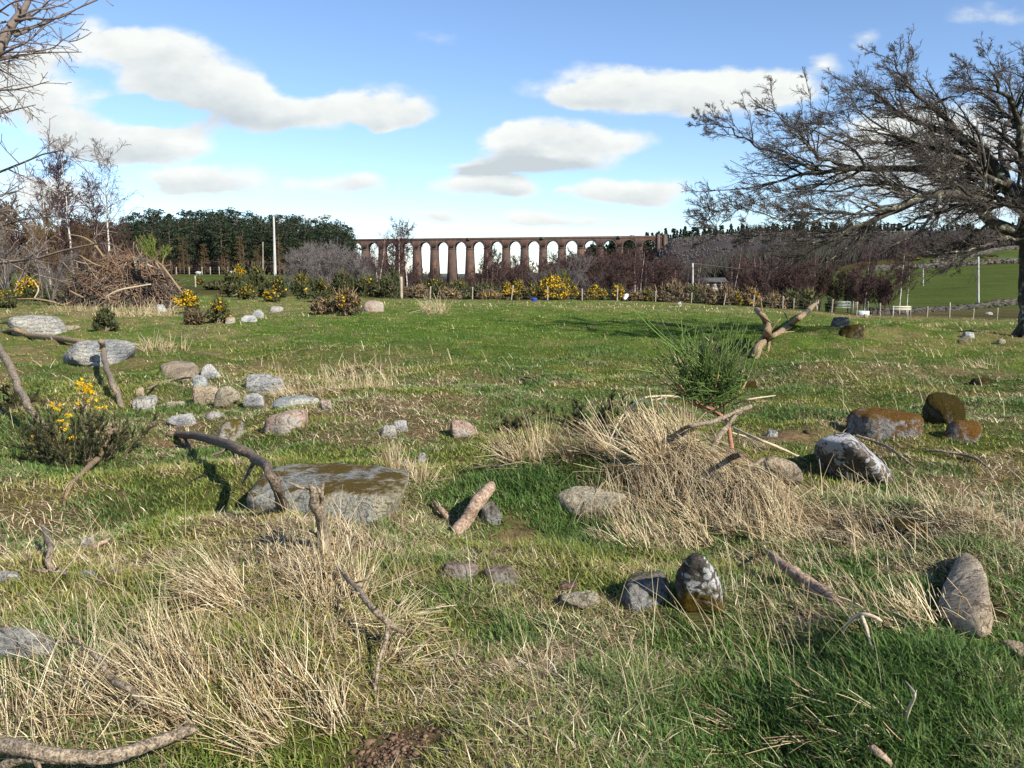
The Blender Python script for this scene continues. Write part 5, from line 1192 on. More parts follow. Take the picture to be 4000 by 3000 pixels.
# hillside wood: uncountable bare trees fading up the slope, colours darkened for cloud shade
def hill_wood():
    n = 80000; u = rng.uniform(.13, 1.0, n); Y = np.exp(rng.uniform(np.log(150), np.log(840), n)); x = u*Y
    lim = np.interp(u, [.13,.17,.22,.30,.36,.45,.6,1], [500,330,300,240,262,345,360,380]); k = (Y > lim); x, Y, u = x[k], Y[k], u[k]
    dn = fbm(x*.02, Y*.02, seed=88, oct=3); k = dn > .34+.12*sstep(480, 640, Y); x, Y, dn = x[k], Y[k], dn[k]; m = len(x); hi = sstep(480, 640, Y); H = rng.uniform(2.5, 7, m)*(.6+dn)*(1-.72*hi); z = h(x, Y)
    T = Tubes(); t = np.linspace(0, 1, 3)[None, :, None]; D = np.stack([rng.normal(size=m)*.35, rng.normal(size=m)*.35, np.ones(m)], -1)[:, None]*H[:, None, None]
    C3 = np.array([(.034,.021,.021),(.042,.034,.033),(.024,.019,.018),(.055,.047,.045),(.024,.028,.016)]); c = C3[np.clip((fbm(x*.012, Y*.03, seed=90)*9-2+rng.normal(size=m)*.8).astype(int), 0, 4)]*rng.uniform(.7, 1.3, (m, 1))*(1+1.1*hi[:, None]*np.array([.9, 1, 1.05]))
    T.add(np.stack([x, Y, z], -1)[:, None]+D*t, (np.array(Y)*.00055)[:, None]*np.array([.7, 1.5, .3])[None], 3, False, c)
    o = T.build('hillside_wood', NEEDLE, smooth=False); tag(o, 'bare purple-brown woodland covering the far hillside', None, None, 'stuff')
hill_wood()
# ------------------------------------------------------------------ gorse, broom and low scrub
GORC = np.array([(.045,.060,.020),(.085,.090,.032),(.032,.045,.018),(.12,.10,.045)])
BROWNC = np.array([(.16,.11,.06),(.24,.17,.10),(.10,.07,.045),(.06,.055,.025)])
DKC = np.array([(.035,.048,.020),(.065,.078,.028),(.09,.075,.038)])
FLOW = np.array([(.72,.44,.01),(.80,.52,.012),(.58,.33,.01)])
PETAL = mat_leaf('gorse_petal', .2, .5); 
GG = 'gorse and broom bushes by the fence'
def bush(px0, py0, px1, py1, label, cols=GORC, flower=.3, Y=None, n=70, stems=True, name='gorse_bush', cat='gorse bush', group=GG, fside=None, leaf=1.0, upright=.6):
    cx = (px0+px1)/2; g = G(cx, py1) if Y is None else PG(cx, Y); D = g[1]; w = (px1-px0)/F*D; top = PY(cx, py0, D)[2]; H = max(top-g[2], .25)
    root = empty(name, g, label, cat, group)
    K = int(16+10*min(w, 5)); a = rng.uniform(0, 6.28, K); rr = np.sqrt(rng.uniform(size=K)); zf = rng.uniform(.12, .9, K); prof = np.sqrt(np.clip(1-(zf-.3)**2*1.6, .1, 1))
    ctr = np.stack([np.cos(a)*rr*w*.42*prof, np.sin(a)*rr*w*.32*prof, zf*H*(1-.35*rr**2)], -1)
    rad = np.stack([np.full(K, w*.12+.05), np.full(K, w*.11+.05), np.full(K, H*.13)], -1)*rng.uniform(.6, 1.4, (K, 1)); sz = (.055+.0016*D)*leaf
    V, f, c = tri_cloud(ctr, rad, n, sz, cols, up=upright, elong=1.5); V[:, 2] = np.maximum(V[:, 2], .0)
    # upright shoots
    m = 130; b_ = ctr[rng.integers(0, K, m)]+rng.normal(size=(m, 3))*w*.05; d = rng.normal(size=(m, 3))*.4; d[:, 2] = 1; L = H*.36*rng.uniform(.3, 1.2, m)
    P_ = b_[:, None]+d[:, None]*(L[:, None, None])*np.linspace(0, 1, 3)[None, :, None]; S = Tubes(); S.add(P_, np.full((m, 3), .0006*D+.003)*np.array([1, .8, .4]), 3, False, cols[rng.integers(0, len(cols), m)]*1.2)
    k = len(V); V = np.concatenate([V, np.concatenate(S.V)]); mesh('foliage', V, [f, np.concatenate(S.F)+k], NEEDLE, root, col=np.concatenate([c, np.concatenate(S.col)]))
    if stems:
        k2 = 9; a = rng.uniform(0, 6.28, k2); e = ctr[rng.integers(0, K, k2)]; s0 = np.stack([np.cos(a)*.08*w, np.sin(a)*.08*w, -.05+0*a], -1)
        T = Tubes(); mid = (s0+e)/2+rng.normal(size=(k2, 3))*w*.04; T.add(np.stack([s0, mid, e], 1), np.full((k2, 3), .018+.0003*D)*np.array([1.2, .9, .4]), 4, False); T.build('stem', WM['grey'], root, (0, 0, 0))
    if flower > 0:
        kk = max(2, int(K*min(1, flower*.95))); idx = np.argsort(-(ctr[:, 2]-.25*ctr[:, 1]+rng.normal(size=K)*H*.15))[:kk]; fc = ctr[idx]+np.array([0, -.05*w, .06*H]); 
        if fside is not None: fc[:, 0] += fside*w*.2
        V, f, c = tri_cloud(fc, rad[idx]*1.0, int(5+20*flower+(40 if flower >= .7 else 0)), (.030+.0011*D), FLOW, up=0); mesh('blossom', V, [f], PETAL, root, col=c)
    return root
B = bush
B(682,1140,782,1222,'bright yellow gorse in full flower at the right foot of the brush pile',flower=.9,leaf=.8)
B(805,1165,905,1262,'round dark gorse bush dotted with yellow, right of the bright one',flower=.6,leaf=.8)
B(370,1205,460,1292,'low sparse gorse with two yellow flowers in front of the brush pile',flower=.06,leaf=.7)
B(62,1070,175,1175,'shaded gorse with orange-yellow flowers beneath the wide grey shrub',flower=.7)
B(120,1120,240,1180,'dark low gorse with few flowers right of the shaded one',flower=.12,cols=DKC)
B(-40,1120,75,1200,'yellow-green low gorse at the foot of the wide grey shrub stems',flower=.3)
B(729,1200,800,1270,'uprooted brown gorse stump with roots between the two gorse bushes',flower=0,cols=BROWNC,name='uprooted_bush',cat='bush')
for a in [(764,1088,795,1112,'tiny yellow gorse alone on the green pasture edge',.8),(915,1030,965,1100,'pale gold gorse bush against the pine wood',.7),(860,1060,960,1160,'green broom left of the pale gold gorse',.1),(960,1042,1070,1160,'dark broom between the pale gold gorse and the white pole',.05),
          (1040,1075,1130,1165,'gorse with scattered yellow at the foot of the white pole',.35),(935,1110,1010,1170,'rusty yellow gorse low in front of the broom',.5),(1030,1130,1090,1180,'small bright yellow gorse below the white pole',.85),(1145,1070,1215,1170,'leggy gorse with a yellow crown right of the white pole',.4),
          (1215,1090,1290,1180,'thin gorse with golden tips behind the fallen one',.3)]:
    B(*a[:4], a[4], flower=a[5])
B(1290,1130,1410,1232,'fallen straggly gorse with yellow sprays lying on the turf edge',flower=.45,cols=BROWNC)
B(1210,1170,1300,1228,'pale dry fallen branches tangled beside the straggly gorse',flower=.02,cols=BROWNC,name='brush_tangle',cat='brushwood')
for a in [(1290,1065,1400,1172,DKC,.05,'dense green broom left of the thick fence post'),(1380,1075,1480,1178,GORC,.12,'olive broom bush in front of the forked birch'),(1450,1080,1560,1182,DKC,.0,'tall dark green broom touching the thick fence post'),
          (1500,1060,1575,1150,DKC,.0,'fresh green broom top behind the thick fence post'),(1590,1110,1680,1178,BROWNC,.25,'brown and yellow low gorse just right of the thick fence post'),(1640,1085,1760,1160,GORC,.15,'green broom mass behind the second post'),
          (1740,1095,1850,1165,GORC,.05,'bright green low broom before the tall piers'),(1700,1130,1800,1178,BROWNC,.3,'brown scrub with yellow specks by the third post'),(1830,1105,1960,1170,DKC,.05,'dull green scrub between posts under the middle arches'),(1860,1135,1960,1178,BROWNC,.45,'low yellow gorse clump before the middle birches'),
          (1955,1105,2005,1165,GORC,.7,'small yellow gorse left of the leaning post'),(2000,1095,2050,1160,GORC,.8,'yellow-topped gorse right of the leaning post'),(2050,1110,2100,1170,GORC,.5,'gorse with yellow shoulder beside the biggest clump')]:
    B(*a[:4], a[6], cols=a[4], flower=a[5], Y=82+(a[3] < 1172)*4)
B(2085,1080,2225,1182,'biggest and brightest yellow gorse bush on the fence line',flower=1.0,Y=80,n=90)
B(2190,1052,2222,1100,'high yellow spray of gorse above the biggest bush',flower=.9,Y=82,n=40)
for a in [(2215,1115,2260,1175,.7,GORC,'modest yellow gorse hugging the biggest bush'),(2285,1115,2375,1178,.75,GORC,'rounded yellow gorse between the two mid posts'),(2385,1115,2445,1180,.8,GORC,'yellow gorse around the fence post near the white bag'),(2515,1125,2552,1170,.7,GORC,'small yellow gorse at the pale birch trunks'),
          (2255,1140,2320,1182,.1,BROWNC,'brown dead scrub before the small pale bush'),(2440,1140,2520,1182,.15,BROWNC,'brown bramble scrub past the white bag'),(2550,1135,2660,1186,.05,BROWNC,'dull brown scrub near the telegraph pole'),(2860,1140,2900,1180,.7,GORC,'little yellow gorse beside the dark bush'),
          (2895,1120,2975,1200,.45,BROWNC,'golden-tipped gorse on the brown mound'),(2960,1150,3090,1212,.12,BROWNC,'brown mound of dead gorse by the far posts'),(3030,1130,3145,1195,.0,DKC,'dark rounded bush in front of the green slope'),(3130,1130,3185,1200,.1,GORC,'spiky green gorse behind the torn limb'),
          (2700,1112,2800,1180,.05,BROWNC,'dark scrub below the ruined cottage'),(2800,1120,2870,1175,.05,BROWNC,'brown scrub to the right of the ruined cottage'),(3225,1165,3260,1205,.0,DKC,'low dark bush left of the metal gate'),(2660,1110,2760,1170,.1,DKC,'grey-green scrub around the telegraph pole foot'),
          (2560,1100,2700,1160,.0,BROWNC,'brown thicket left of the telegraph pole')]:
    B(*a[:4], a[6], cols=a[5], flower=a[4], Y=84)
for k, (px, w, yt, Y) in enumerate([(1600,150,1100,92),(1760,160,1105,94),(1930,150,1110,92),(2060,150,1100,95),(2200,160,1105,96),(2350,150,1110,93),(2500,160,1115,92),(2640,160,1115,92),(1450,150,1095,95),(1330,150,1080,93),(1200,140,1070,92),(2780,150,1115,95),(2930,140,1125,96),(850,120,1075,90),(3050,120,1135,97)]):
    B(px-w/2, yt+22, px+w/2, 1170, 'dull brown-green scrub bush in the belt behind the fence', cols=[BROWNC, DKC, GORC][k % 3], flower=.03 if k % 2 else 0, Y=Y, group='scrub bushes in the belt behind the fence', name='scrub_bush', cat='bush')
for k, (px, yt, Y) in enumerate([(3720,1030,262),(3850,1020,300),(3560,1000,330),(3600,960,420),(3130,1040,270)]):
    B(px-45, yt, px+45, 1100, 'distant gorse patch with orange flowers on the upper hillside', flower=.5, Y=Y, group='gorse patches on the hillside', name='gorse_bush')
# gorse in front of the leaning pole: real spiny shoots
def near_gorse(px0, px1, py0, py1, nshoot, label, nfl, depth=.5, cols=GORC, name='gorse_bush', flpts=None, hh=None):
    g = G((px0+px1)/2, py1); D = math.hypot(g[0], g[1]); w = (px1-px0)/F*D; H = hh or (py1-py0)/F*D*.8; root = empty(name, g, label, 'gorse bush')
    n = nshoot; a = rng.uniform(0, 6.28, n); rr = np.sqrt(rng.uniform(size=n)); b = np.stack([np.cos(a)*rr*w*.28, np.sin(a)*rr*depth*.4, 0*a], -1); d = np.stack([np.cos(a)*rr*1.0, np.sin(a)*rr*.8, 1+0*a], -1)+rng.normal(size=(n, 3))*.18
    d /= np.linalg.norm(d, axis=1, keepdims=True); L = H*rng.uniform(.35, 1.15, n); t = np.linspace(0, 1, 7)[None, :, None]
    Pt = b[:, None]+d[:, None]*L[:, None, None]*t+np.array([0, 0, .12])*L[:, None, None]*t**2+rng.normal(size=(n, 7, 3))*.006
    T = Tubes(); T.add(Pt, np.full((n, 7), .004)*np.linspace(1, .5, 7), 4, False); T.build('stem', WM['grey'], root, (0, 0, 0))
    P1, R1 = grow(Pt, np.full((n, 7), .003), 5, .35, (25, 50), .25, 5, (0,0,.3), .08, .7, minlen=.05)
    allp = np.concatenate([resample(list(Pt), list(np.full((n, 7), .003)), 5)[0], P1]); K = len(allp); m = 70; f = rng.uniform(.15, 1, (K, m))*3.999; i = f.astype(int); fr = (f-i)[..., None]; kk = np.arange(K)[:, None]
    p = allp[kk, i]*(1-fr)+allp[kk, i+1]*fr; T_ = allp[kk, i+1]-allp[kk, i]; T_ /= np.linalg.norm(T_, axis=2, keepdims=True)+1e-9
    dd = rng.normal(size=p.shape); dd /= np.linalg.norm(dd, axis=2, keepdims=True); dd = dd+T_*.6; s = .027*rng.uniform(.6, 1.3, p.shape[:2])[..., None]; sd = np.cross(dd, T_); sd /= np.linalg.norm(sd, axis=2, keepdims=True)+1e-9
    V = np.stack([p-sd*.0032, p+sd*.0032, p+dd*s], 2).reshape(-1, 3); c = np.repeat(cols[rng.integers(0, len(cols), K*m)]*rng.uniform(.5, 1.2, (K*m, 1)), 3, 0)
    mesh('spines', V, [np.arange(len(V)).reshape(-1, 3)], NEEDLE, root, col=c)
    if flpts: 
        cen = []
        for (px, py, k) in flpts: q = PY(px, py, g[1]-.1)-g; cen += [q+rng.normal(size=3)*np.array([.018, .03, .018]) for _ in range(k)]
        cen = np.array(cen); V, f, c = tri_cloud(cen, np.full((len(cen), 3), .013), 16, .012, FLOW, elong=.9); mesh('blossom', V, [f], PETAL, root, col=c)
near_gorse(90,560,1440,1800,64,'sprawling dark gorse with sparse yellow flowers by the leaning pole',1,.8,flpts=[(318,1500,8),(340,1515,9),(355,1525,8),(330,1530,5),(355,1560,3),(212,1570,3),(230,1597,3),(268,1625,5),(255,1658,4),(235,1680,3),(300,1582,2),(393,1597,4),(272,1705,4),(215,1710,3),(122,1712,2),(145,1755,2),(232,1635,2)], hh=.46)
near_gorse(30,140,1430,1600,14,'small dark gorse sprig wrapped around the leaning pole',0,.3,hh=.25)
near_gorse(1960,2070,1560,1700,12,'dark gorse sprig at the back of the upright straw sheaf',0,.3,hh=.25)
near_gorse(2120,2560,1520,1700,22,'grey-green gorse growth in front of the bowed bleached stems',0,.4,hh=.30,cols=DKC)
# broom plant: many thin upright green wands
def broom():
    g = G(2790, 1745); crown = PY(2775, 1590, g[1])-g; root = empty('broom_bush', g, 'tall green broom plant with thin upright wands above the crossed sawn stems', 'broom bush')
    Tm = Tubes(); pts = [[(2862,1775),(2850,1700),(2840,1647),(2790,1602),(2740,1580),(2713,1555)],[(2776,1596),(2745,1560),(2720,1500)],[(2776,1596),(2700,1560),(2650,1500)],[(2780,1596),(2830,1580),(2890,1540),(2930,1470)],[(2776,1596),(2790,1530),(2800,1460)]]
    Lm = []
    for q in pts:
        a = poly([(x, y, g[1]+.0, w) for (x, y), w in zip(q, np.linspace(20, 8, len(q)))]); a[:, :3] -= g; a[1:, 1] += np.linspace(0, .05, len(a)-1)*(1 if len(Lm) % 2 else -1); Lm.append(spline(a, 12)); Tm.add(Lm[-1][:, :3], Lm[-1][:, 3], 7)
    Tm.build('stem', WM['red'], root, (0, 0, 0))
    ca = rng.normal(size=13)*44-6; cl = rng.uniform(190, 350, 13)*np.cos(np.radians(ca))**.5; ci = rng.integers(0, 13, 240); an = np.radians(ca[ci]+rng.normal(size=240)*9); Ln = cl[ci]*rng.uniform(.35, 1.1, 240)
    tx = 2765+np.sin(an)*Ln; ty = 1580-np.cos(an)*Ln*1.05
    tx = np.concatenate([tx, np.array([2480,2530,2570,2610,2640,2660,2690,2720,2745,2560,2600,2520,2760,2790,2830,2860,2900,2930,2960,2440,2470,2500,2550,2590,2630,2670,2700,2880,2920,2950])])
    ty = np.concatenate([ty, np.array([1215,1250,1230,1290,1260,1240,1300,1270,1310,1330,1340,1380,1250,1290,1300,1330,1290,1310,1360,1500,1440,1420,1360,1310,1330,1280,1330,1380,1420,1460])])
    n = len(tx); st = np.array([L[rng.integers(5, 12), :3] for L in [Lm[rng.integers(0, 5)] for _ in range(n)]])
    en = np.array([PY(a, b, g[1]+rng.normal()*.16) for a, b in zip(tx, ty)])-g; mid = (st+en)/2; mid[:, 0] += (en[:, 0]-st[:, 0])*.12; mid[:, 2] -= .02
    t = np.linspace(0, 1, 6)[None, :, None]; Pt = st[:, None]*(1-t)**2+2*mid[:, None]*t*(1-t)+en[:, None]*t**2; R = np.full((n, 6), .0042)*np.linspace(1.2, .6, 6)
    BC = np.array([(.07,.12,.028),(.11,.17,.04),(.035,.06,.02),(.14,.20,.055)]); T = Tubes(); R[240:] *= 1.4; T.add(Pt, R, 4, False, BC[rng.integers(0, 4, n)]*np.where(np.arange(n) > 239, 1.5, 1.0)[:, None])
    P1, R1 = grow(Pt, R, 5, .30, (12, 30), .25, 4, (0,0,.25), .05, .8, minlen=.03); T.add(P1, np.maximum(R1, .0026), 3, False, BC[rng.integers(0, 4, len(P1))]); T.build('wands', NEEDLE, root, (0, 0, 0))
    # dead dark twigs in its heart
    n = 60; c = np.array([PY(a, b, g[1]+.12)-g for a, b in zip(rng.normal(size=n)*70+2830, rng.normal(size=n)*50+1430)]); P2 = st[:n, None]*(1-t)+c[:, None]*t+rng.normal(size=(n, 6, 3))*.008; T = Tubes(); T.add(P2, np.full((n, 6), .0022), 3, False)
    P3, R3 = grow(P2, np.full((n, 6), .002), 7, .3, (30, 70), .4, 4, (0,0,.1), .2, .7, minlen=.04); T.add(P3, np.maximum(R3, .0012), 3, False); T.build('dead_twigs', WM['dark'], root, (0, 0, 0))
broom()

# ------------------------------------------------------------------ brush pile
def brush_pile():
    g = G(500, 1196); D = g[1]; W_ = 430/F*D/2; Hh = PY(500, 1000, D)[2]-g[2]
    root = empty('brush_pile', g, 'huge heap of pulled-up brown branches and roots with blackened wood', 'brush pile')
    def pile_h(x, y): return Hh*np.clip(1-np.abs(x/W_+.05)**1.7*1.0-np.abs(y/(W_*.8))**1.8, 0, 1)**.75
    def heap(n, rmin, rmax, lmin, lmax, key, name, cond=None, sides=4, wob=.10):
        x = rng.uniform(-W_, W_, n*3); y = rng.uniform(-W_*.8, W_*.5, n*3); ph = pile_h(x, y); k = ph > .08*Hh
        if cond is not None: k &= cond(x, y, ph)
        x, y, ph = x[k][:n], y[k][:n], ph[k][:n]; m = len(x); z = ph*rng.uniform(.55, 1.0, m)**.5; a = rng.uniform(0, 6.28, m); d = np.stack([np.cos(a), np.sin(a)*.7, rng.normal(size=m)*.28], -1)
        e = .3; gx = (pile_h(x+e, y)-pile_h(x-e, y))/(2*e); gy = (pile_h(x, y+e)-pile_h(x, y-e))/(2*e); d[:, 2] += gx*d[:, 0]*.8+gy*d[:, 1]*.8
        L = rng.uniform(lmin, lmax, m); p = np.stack([x, y, z], -1); out = np.empty((m, 7, 3)); out[:, 0] = p-d*L[:, None]/2
        bend = rng.normal(size=(m, 3))*.10
        for q in range(1, 7): d = d+bend+rng.normal(size=d.shape)*wob; d /= np.linalg.norm(d, axis=1, keepdims=True); out[:, q] = out[:, q-1]+d*(L/6)[:, None]
        out[..., 2] = np.maximum(out[..., 2], .0); T = Tubes(); T.add(out, (rng.uniform(rmin, rmax, m))[:, None]*np.linspace(1, .35, 7)[None], sides); T.build(name, WM[key], root, (0, 0, 0))
    heap(520, .015, .045, .8, 2.6, 'pileb', 'pale_branches', wob=.12); heap(620, .02, .07, .7, 2.2, 'dark', 'dark_branches', wob=.12); heap(130, .015, .035, .8, 2.4, 'rot', 'bleached_branches', wob=.12); heap(700, .008, .02, .6, 2.0, 'pileb', 'twigs', wob=.2)
    heap(560, .03, .09, .5, 1.8, 'char', 'charred_branches', lambda x, y, p: ((x < -.45*W_) | ((x > .35*W_) & (p < .55*Hh)) | (p < .3*Hh)))
    heap(40, .05, .10, 1.5, 3.0, 'grey', 'thick_branches')
brush_pile()
SG = 'long branches sticking out of the brush pile'
def far_stick(pts, Y, mat, label, name='branch'):
    a = poly([(x, y, Y, w) for x, y, w in pts]); base = a[np.argmin(a[:, 2])][:3].copy(); s = spline(a, 24); T = Tubes(); T.add(s[:, :3], s[:, 3], 7); o = T.build(name, WM[mat], None, base); tag(o, label, 'branch', SG); return o
YB = G(500, 1196)[1]
far_stick([(262,915,3),(320,925,5),(360,948,7),(385,975,8),(405,1005,9)], YB-1, 'tan', 'long curved pale branch rising above the top of the brush pile')
far_stick([(310,996,3),(340,1015,5),(370,1032,6),(410,1045,6)], YB-1.5, 'tan', 'thin arched branch poking out of the left flank of the brush pile')
far_stick([(60,1168,4),(140,1168,7),(200,1178,8),(245,1190,7),(280,1178,4)], YB-2, 'tan', 'pale branch lying flat on the ground left of the brush pile')
far_stick([(130,1095,4),(150,1130,6),(135,1165,6)], YB-1, 'pale', 'forked pale stick upright in front of the shaded gorse')
far_stick([(272,1135,5),(300,1150,7),(326,1162,6)], YB-5, 'tan', 'short pale branch end on the blackened part of the brush pile')
far_stick([(410,1160,4),(460,1135,7),(520,1122,7),(590,1110,5)], YB-6, 'pale', 'bowed pale branch across the face of the brush pile')
far_stick([(520,1010,4),(550,1012,6),(580,1035,6),(610,1045,4)], YB-2, 'pale', 'pale branch curling over the right shoulder of the brush pile')
def dead_broom():
    Y = YB-3; base = PG(735, Y); root = empty('broom_bush', base, 'uprooted broom leaning left with a fresh green tuft, beside the brush pile', 'broom bush', SG and None)
    pts = [(735,1180,8),(712,1145,9),(680,1100,9),(650,1060,9),(633,1037,8)]; L = [spline(poly([(x, y, Y, w) for x, y, w in pts]), 14)]
    for q in [[(633,1037,7),(605,1015,6),(580,985,5),(575,960,4)],[(633,1037,6),(640,1005,5),(655,985,4)],[(620,1025,5),(600,990,4),(595,960,3)]]: L.append(spline(poly([(x, y, Y, w) for x, y, w in q]), 10))
    T = Tubes()
    for a in L: T.add(a[:, :3]-base, a[:, 3], 6)
    T.build('stem', WM['tan'], root, (0, 0, 0)); Pm, Rm = resample([a[:, :3]-base for a in L[1:]], [a[:, 3] for a in L[1:]], 8)
    P1, R1 = grow(Pm, Rm, 45, .9, (15, 38), .1, 6, (-.05,0,.4), .06, .3); T = Tubes(); BC = np.array([(.16,.20,.04),(.22,.26,.06),(.10,.14,.03)]); T.add(P1, np.full_like(R1, .009), 3, False, BC[rng.integers(0, 3, len(P1))])
    P2, R2_ = grow(P1, R1, 3, .5, (10, 25), .2, 4, (0,0,.3), .05, .5); T.add(P2, np.full_like(R2_, .007), 3, False, BC[rng.integers(0, 3, len(P2))]); T.build('wands', NEEDLE, root, (0, 0, 0))
dead_broom()

# ------------------------------------------------------------------ fences, poles, walls, gate, hurdle
POST = mat_bark('weathered_post_wood', [(.34,(.20,.16,.11)),(.5,(.34,.29,.22)),(.66,(.46,.41,.32))], 6, (1,1,.3), .01)
POLEM = mat_bark('pale_pole_wood', [(.34,(.34,.32,.28)),(.66,(.55,.53,.48))], 5, (1,1,.1), .01)
WIRE, _nt, _b, _o = mat_new('galvanised_wire'); _b.inputs['Base Color'].default_value = (.22,.22,.21,1); _b.inputs['Metallic'].default_value = .4
METAL, _nt, _b, _o = mat_new('galvanised_gate_metal'); _b.inputs['Base Color'].default_value = (.42,.45,.47,1); _b.inputs['Metallic'].default_value = .3; _b.inputs['Roughness'].default_value = .5
def post_mesh(p0, p1, r, parent, loc, name='post', mat=None, sides=8):
    T = Tubes(); t = np.linspace(0, 1, 6)[:, None]; pts = p0*(1-t)+p1*t; T.add(pts, np.full(6, r)*(1+.08*np.sin(np.arange(6)*2.1)), sides); return T.build(name, mat or POST, parent, loc, smooth=False)
def wire_fence(name, label, posts, heights, r, wires=(.3,.6,.9,1.1), group=None, wr=.006):
    """posts: list of (px, lean, Y, height, radius)"""
    b0 = PG(posts[0][0], posts[0][2]); root = empty(name, b0, label, 'fence', group); tops = []
    for (px, ln, Y, H, rad) in posts:
        g = PG(px, Y); top = g+np.array([ln*H, 0, H]); post_mesh(g-np.array([0, 0, .15]), top, rad, root, b0); tops.append((g, ln, H))
    for wz in wires:
        pts = np.array([g+np.array([ln*wz, -.06, min(wz, H-.05)]) for g, ln, H in tops]); T = Tubes(); T.add(pts, np.full(len(pts), wr), 3, False); T.build('wire', WIRE, root, b0)
wire_fence('wire_fence', 'post and wire fence along the far edge of the rough field', [(1568,0,76,1.9,.13),(1680,.05,76.5,1.25,.06),(1845,.03,77,1.2,.055),(1996,.14,77,1.4,.06),(2139,.0,77,1.25,.06),(2274,-.02,77.5,1.15,.055),(2410,.04,77.5,1.2,.06),(2560,.02,78,1.1,.05),(2700,.03,78,1.1,.05),(2826,.18,77.5,1.1,.055),(2942,.06,77.5,1.1,.055),(3057,.0,77.5,1.15,.055),(3100,.0,77.5,1.0,.05),(3248,.06,76.5,1.25,.06),(3345,.04,76,1.3,.055),(3437,-.02,76,1.35,.055),(3621,.0,76,1.2,.05),(3708,-.02,76,1.6,.06),(3800,.02,76,1.15,.055),(3894,.0,76,1.25,.05),(4010,.03,76,1.2,.05),(4150,.03,76,1.2,.05)], None, .05)
wire_fence('wire_fence', 'low wire fence in front of the pine wood across the pasture', [(px, .0, 175, 1.6, .09) for px in (580,640,690,740,790,822,857,890,940)], None, .08, (.5,1.0,1.4), wr=.012)
wire_fence('wire_fence', 'two pale old posts with wire on the near edge of the pasture', [(688,.0,101,1.0,.06),(764,.0,100,1.35,.09)], None, .08, (.5,.9))
def pole(px, ybot, ytop, Y, r, label, arms=(), name='telegraph_pole', lean=0.0, mat=None, sink=.3, rt=None):
    g = PG(px, Y); top = PY(px+lean, ytop, Y); root = empty(name, g, label, 'pole'); T = Tubes(); t = np.linspace(0, 1, 8)[:, None]; pts = (g-np.array([0,0,sink]))*(1-t)+top*t; T.add(pts, np.linspace(r, rt or r*.65, 8), 10); T.build('shaft', mat or POLEM, root, g)
    for dz, half in arms:
        c = top-np.array([0, 0, dz]); p = np.array([c-np.array([half, .12, 0]), c+np.array([half, -.12, 0])]); T = Tubes(); T.add(p, np.full(2, .07), 4); a_ = T.build('crossarm', mat or POLEM, root, g)
        for sx in (-1, -.5, .5, 1):
            q = c+np.array([half*sx*.92, -.12, .06]); T = Tubes(); T.add(np.array([q, q+np.array([0,0,.12]), q+np.array([0,0,.2])]), np.array([.03,.06,.04]), 6); T.build('insulator', METAL, root, g)
    return top
pole(1076,1060,845,72,.17,'tall bleached bare pole leaning slightly, standing in the gorse',lean=-7,rt=.07,mat=mat_bark('bleached_pole_wood', [(.34,(.30,.29,.27)),(.66,(.55,.54,.51))], 3, (1,1,.15), .01))
pole(1027,1060,945,150,.11,'thin brown pole against the pine wood, left of the bleached pole',mat=POST)
tA = pole(2706,1160,1028,112,.16,'grey telegraph pole beside the ruined cottage')
tB = pole(3056,1110,1062,210,.16,'telegraph pole with two crossarms beyond the green slope bottom',arms=((.25,1.5),(1.7,1.3)))
tC = pole(3606,1140,1042,170,.16,'slender yellowish pole with a short crossarm on the pasture',arms=((.15,.9),))
tD = pole(3822,1190,1003,118,.17,'tall pale telegraph pole by the stony dyke near the bare tree')
def cable(a, b, sag, label, r=.02):
    t = np.linspace(0, 1, 20)[:, None]; p = a*(1-t)+b*t; p[:, 2] -= sag*4*(t[:, 0]*(1-t[:, 0])); T = Tubes(); T.add(p, np.full(20, r), 3, False); o = T.build('overhead_cable', WIRE, None, a); tag(o, label, 'cable', 'overhead cables between the poles')
cable(PY(1640, 965, 160), tA, .7, 'overhead cable running left from the grey telegraph pole'); cable(tA, tD, 1.6, 'overhead cable strung from the grey pole to the tall pale one'); cable(tD, PY(4400, 960, 120), .8, 'overhead cable leaving the tall pale pole')
cable(tB, tC, .8, 'overhead cable from the double-armed pole to the slender pole')
def bars(name, label, cat, Y, rects, mat, d=.05, loc_px=None):
    """rects in photo px (x0,y0,x1,y1,part); squared timbers or rails"""
    cx = (min(r_[0] for r_ in rects)+max(r_[2] for r_ in rects))/2; g = PG(cx, Y); root = empty(name, g, label, cat)
    for (x0, y0, x1, y1, part) in rects:
        a, b_ = PY(x0, y1, Y), PY(x1, y0, Y); lo = np.array([a[0], Y-d/2, a[2]])-g; hi = np.array([b_[0], Y+d/2, b_[2]])-g
        if part in ('leg', 'gate_post'): lo[2] = min(hz(x0/1.0*0+a[0], Y)-g[2]-.2, lo[2]); lo[1] -= .02; hi[1] += .02
        V = [[(lo, hi)[k][0], (lo, hi)[j][1], (lo, hi)[i][2]] for i in (0, 1) for j in (0, 1) for k in (0, 1)]
        fs = np.array([[0,2,3,1],[4,5,7,6],[0,1,5,4],[2,6,7,3],[0,4,6,2],[1,3,7,5]]); mesh(part, np.array(V), [fs], mat, root)
    return root
HURD = mat_bark('pale_hurdle_timber', [(.34,(.40,.36,.28)),(.66,(.62,.57,.47))], 4, (.2,1,1), .004)
bars('wooden_hurdle','pale wooden hurdle with two rails standing alone by the fence','hurdle',73,[(3485,1196,3559,1202,'rail'),(3485,1205,3559,1211,'rail'),(3486,1194,3491,1249,'leg'),(3543,1194,3548,1246,'leg'),(3555,1196,3559,1246,'leg')],HURD,.07)
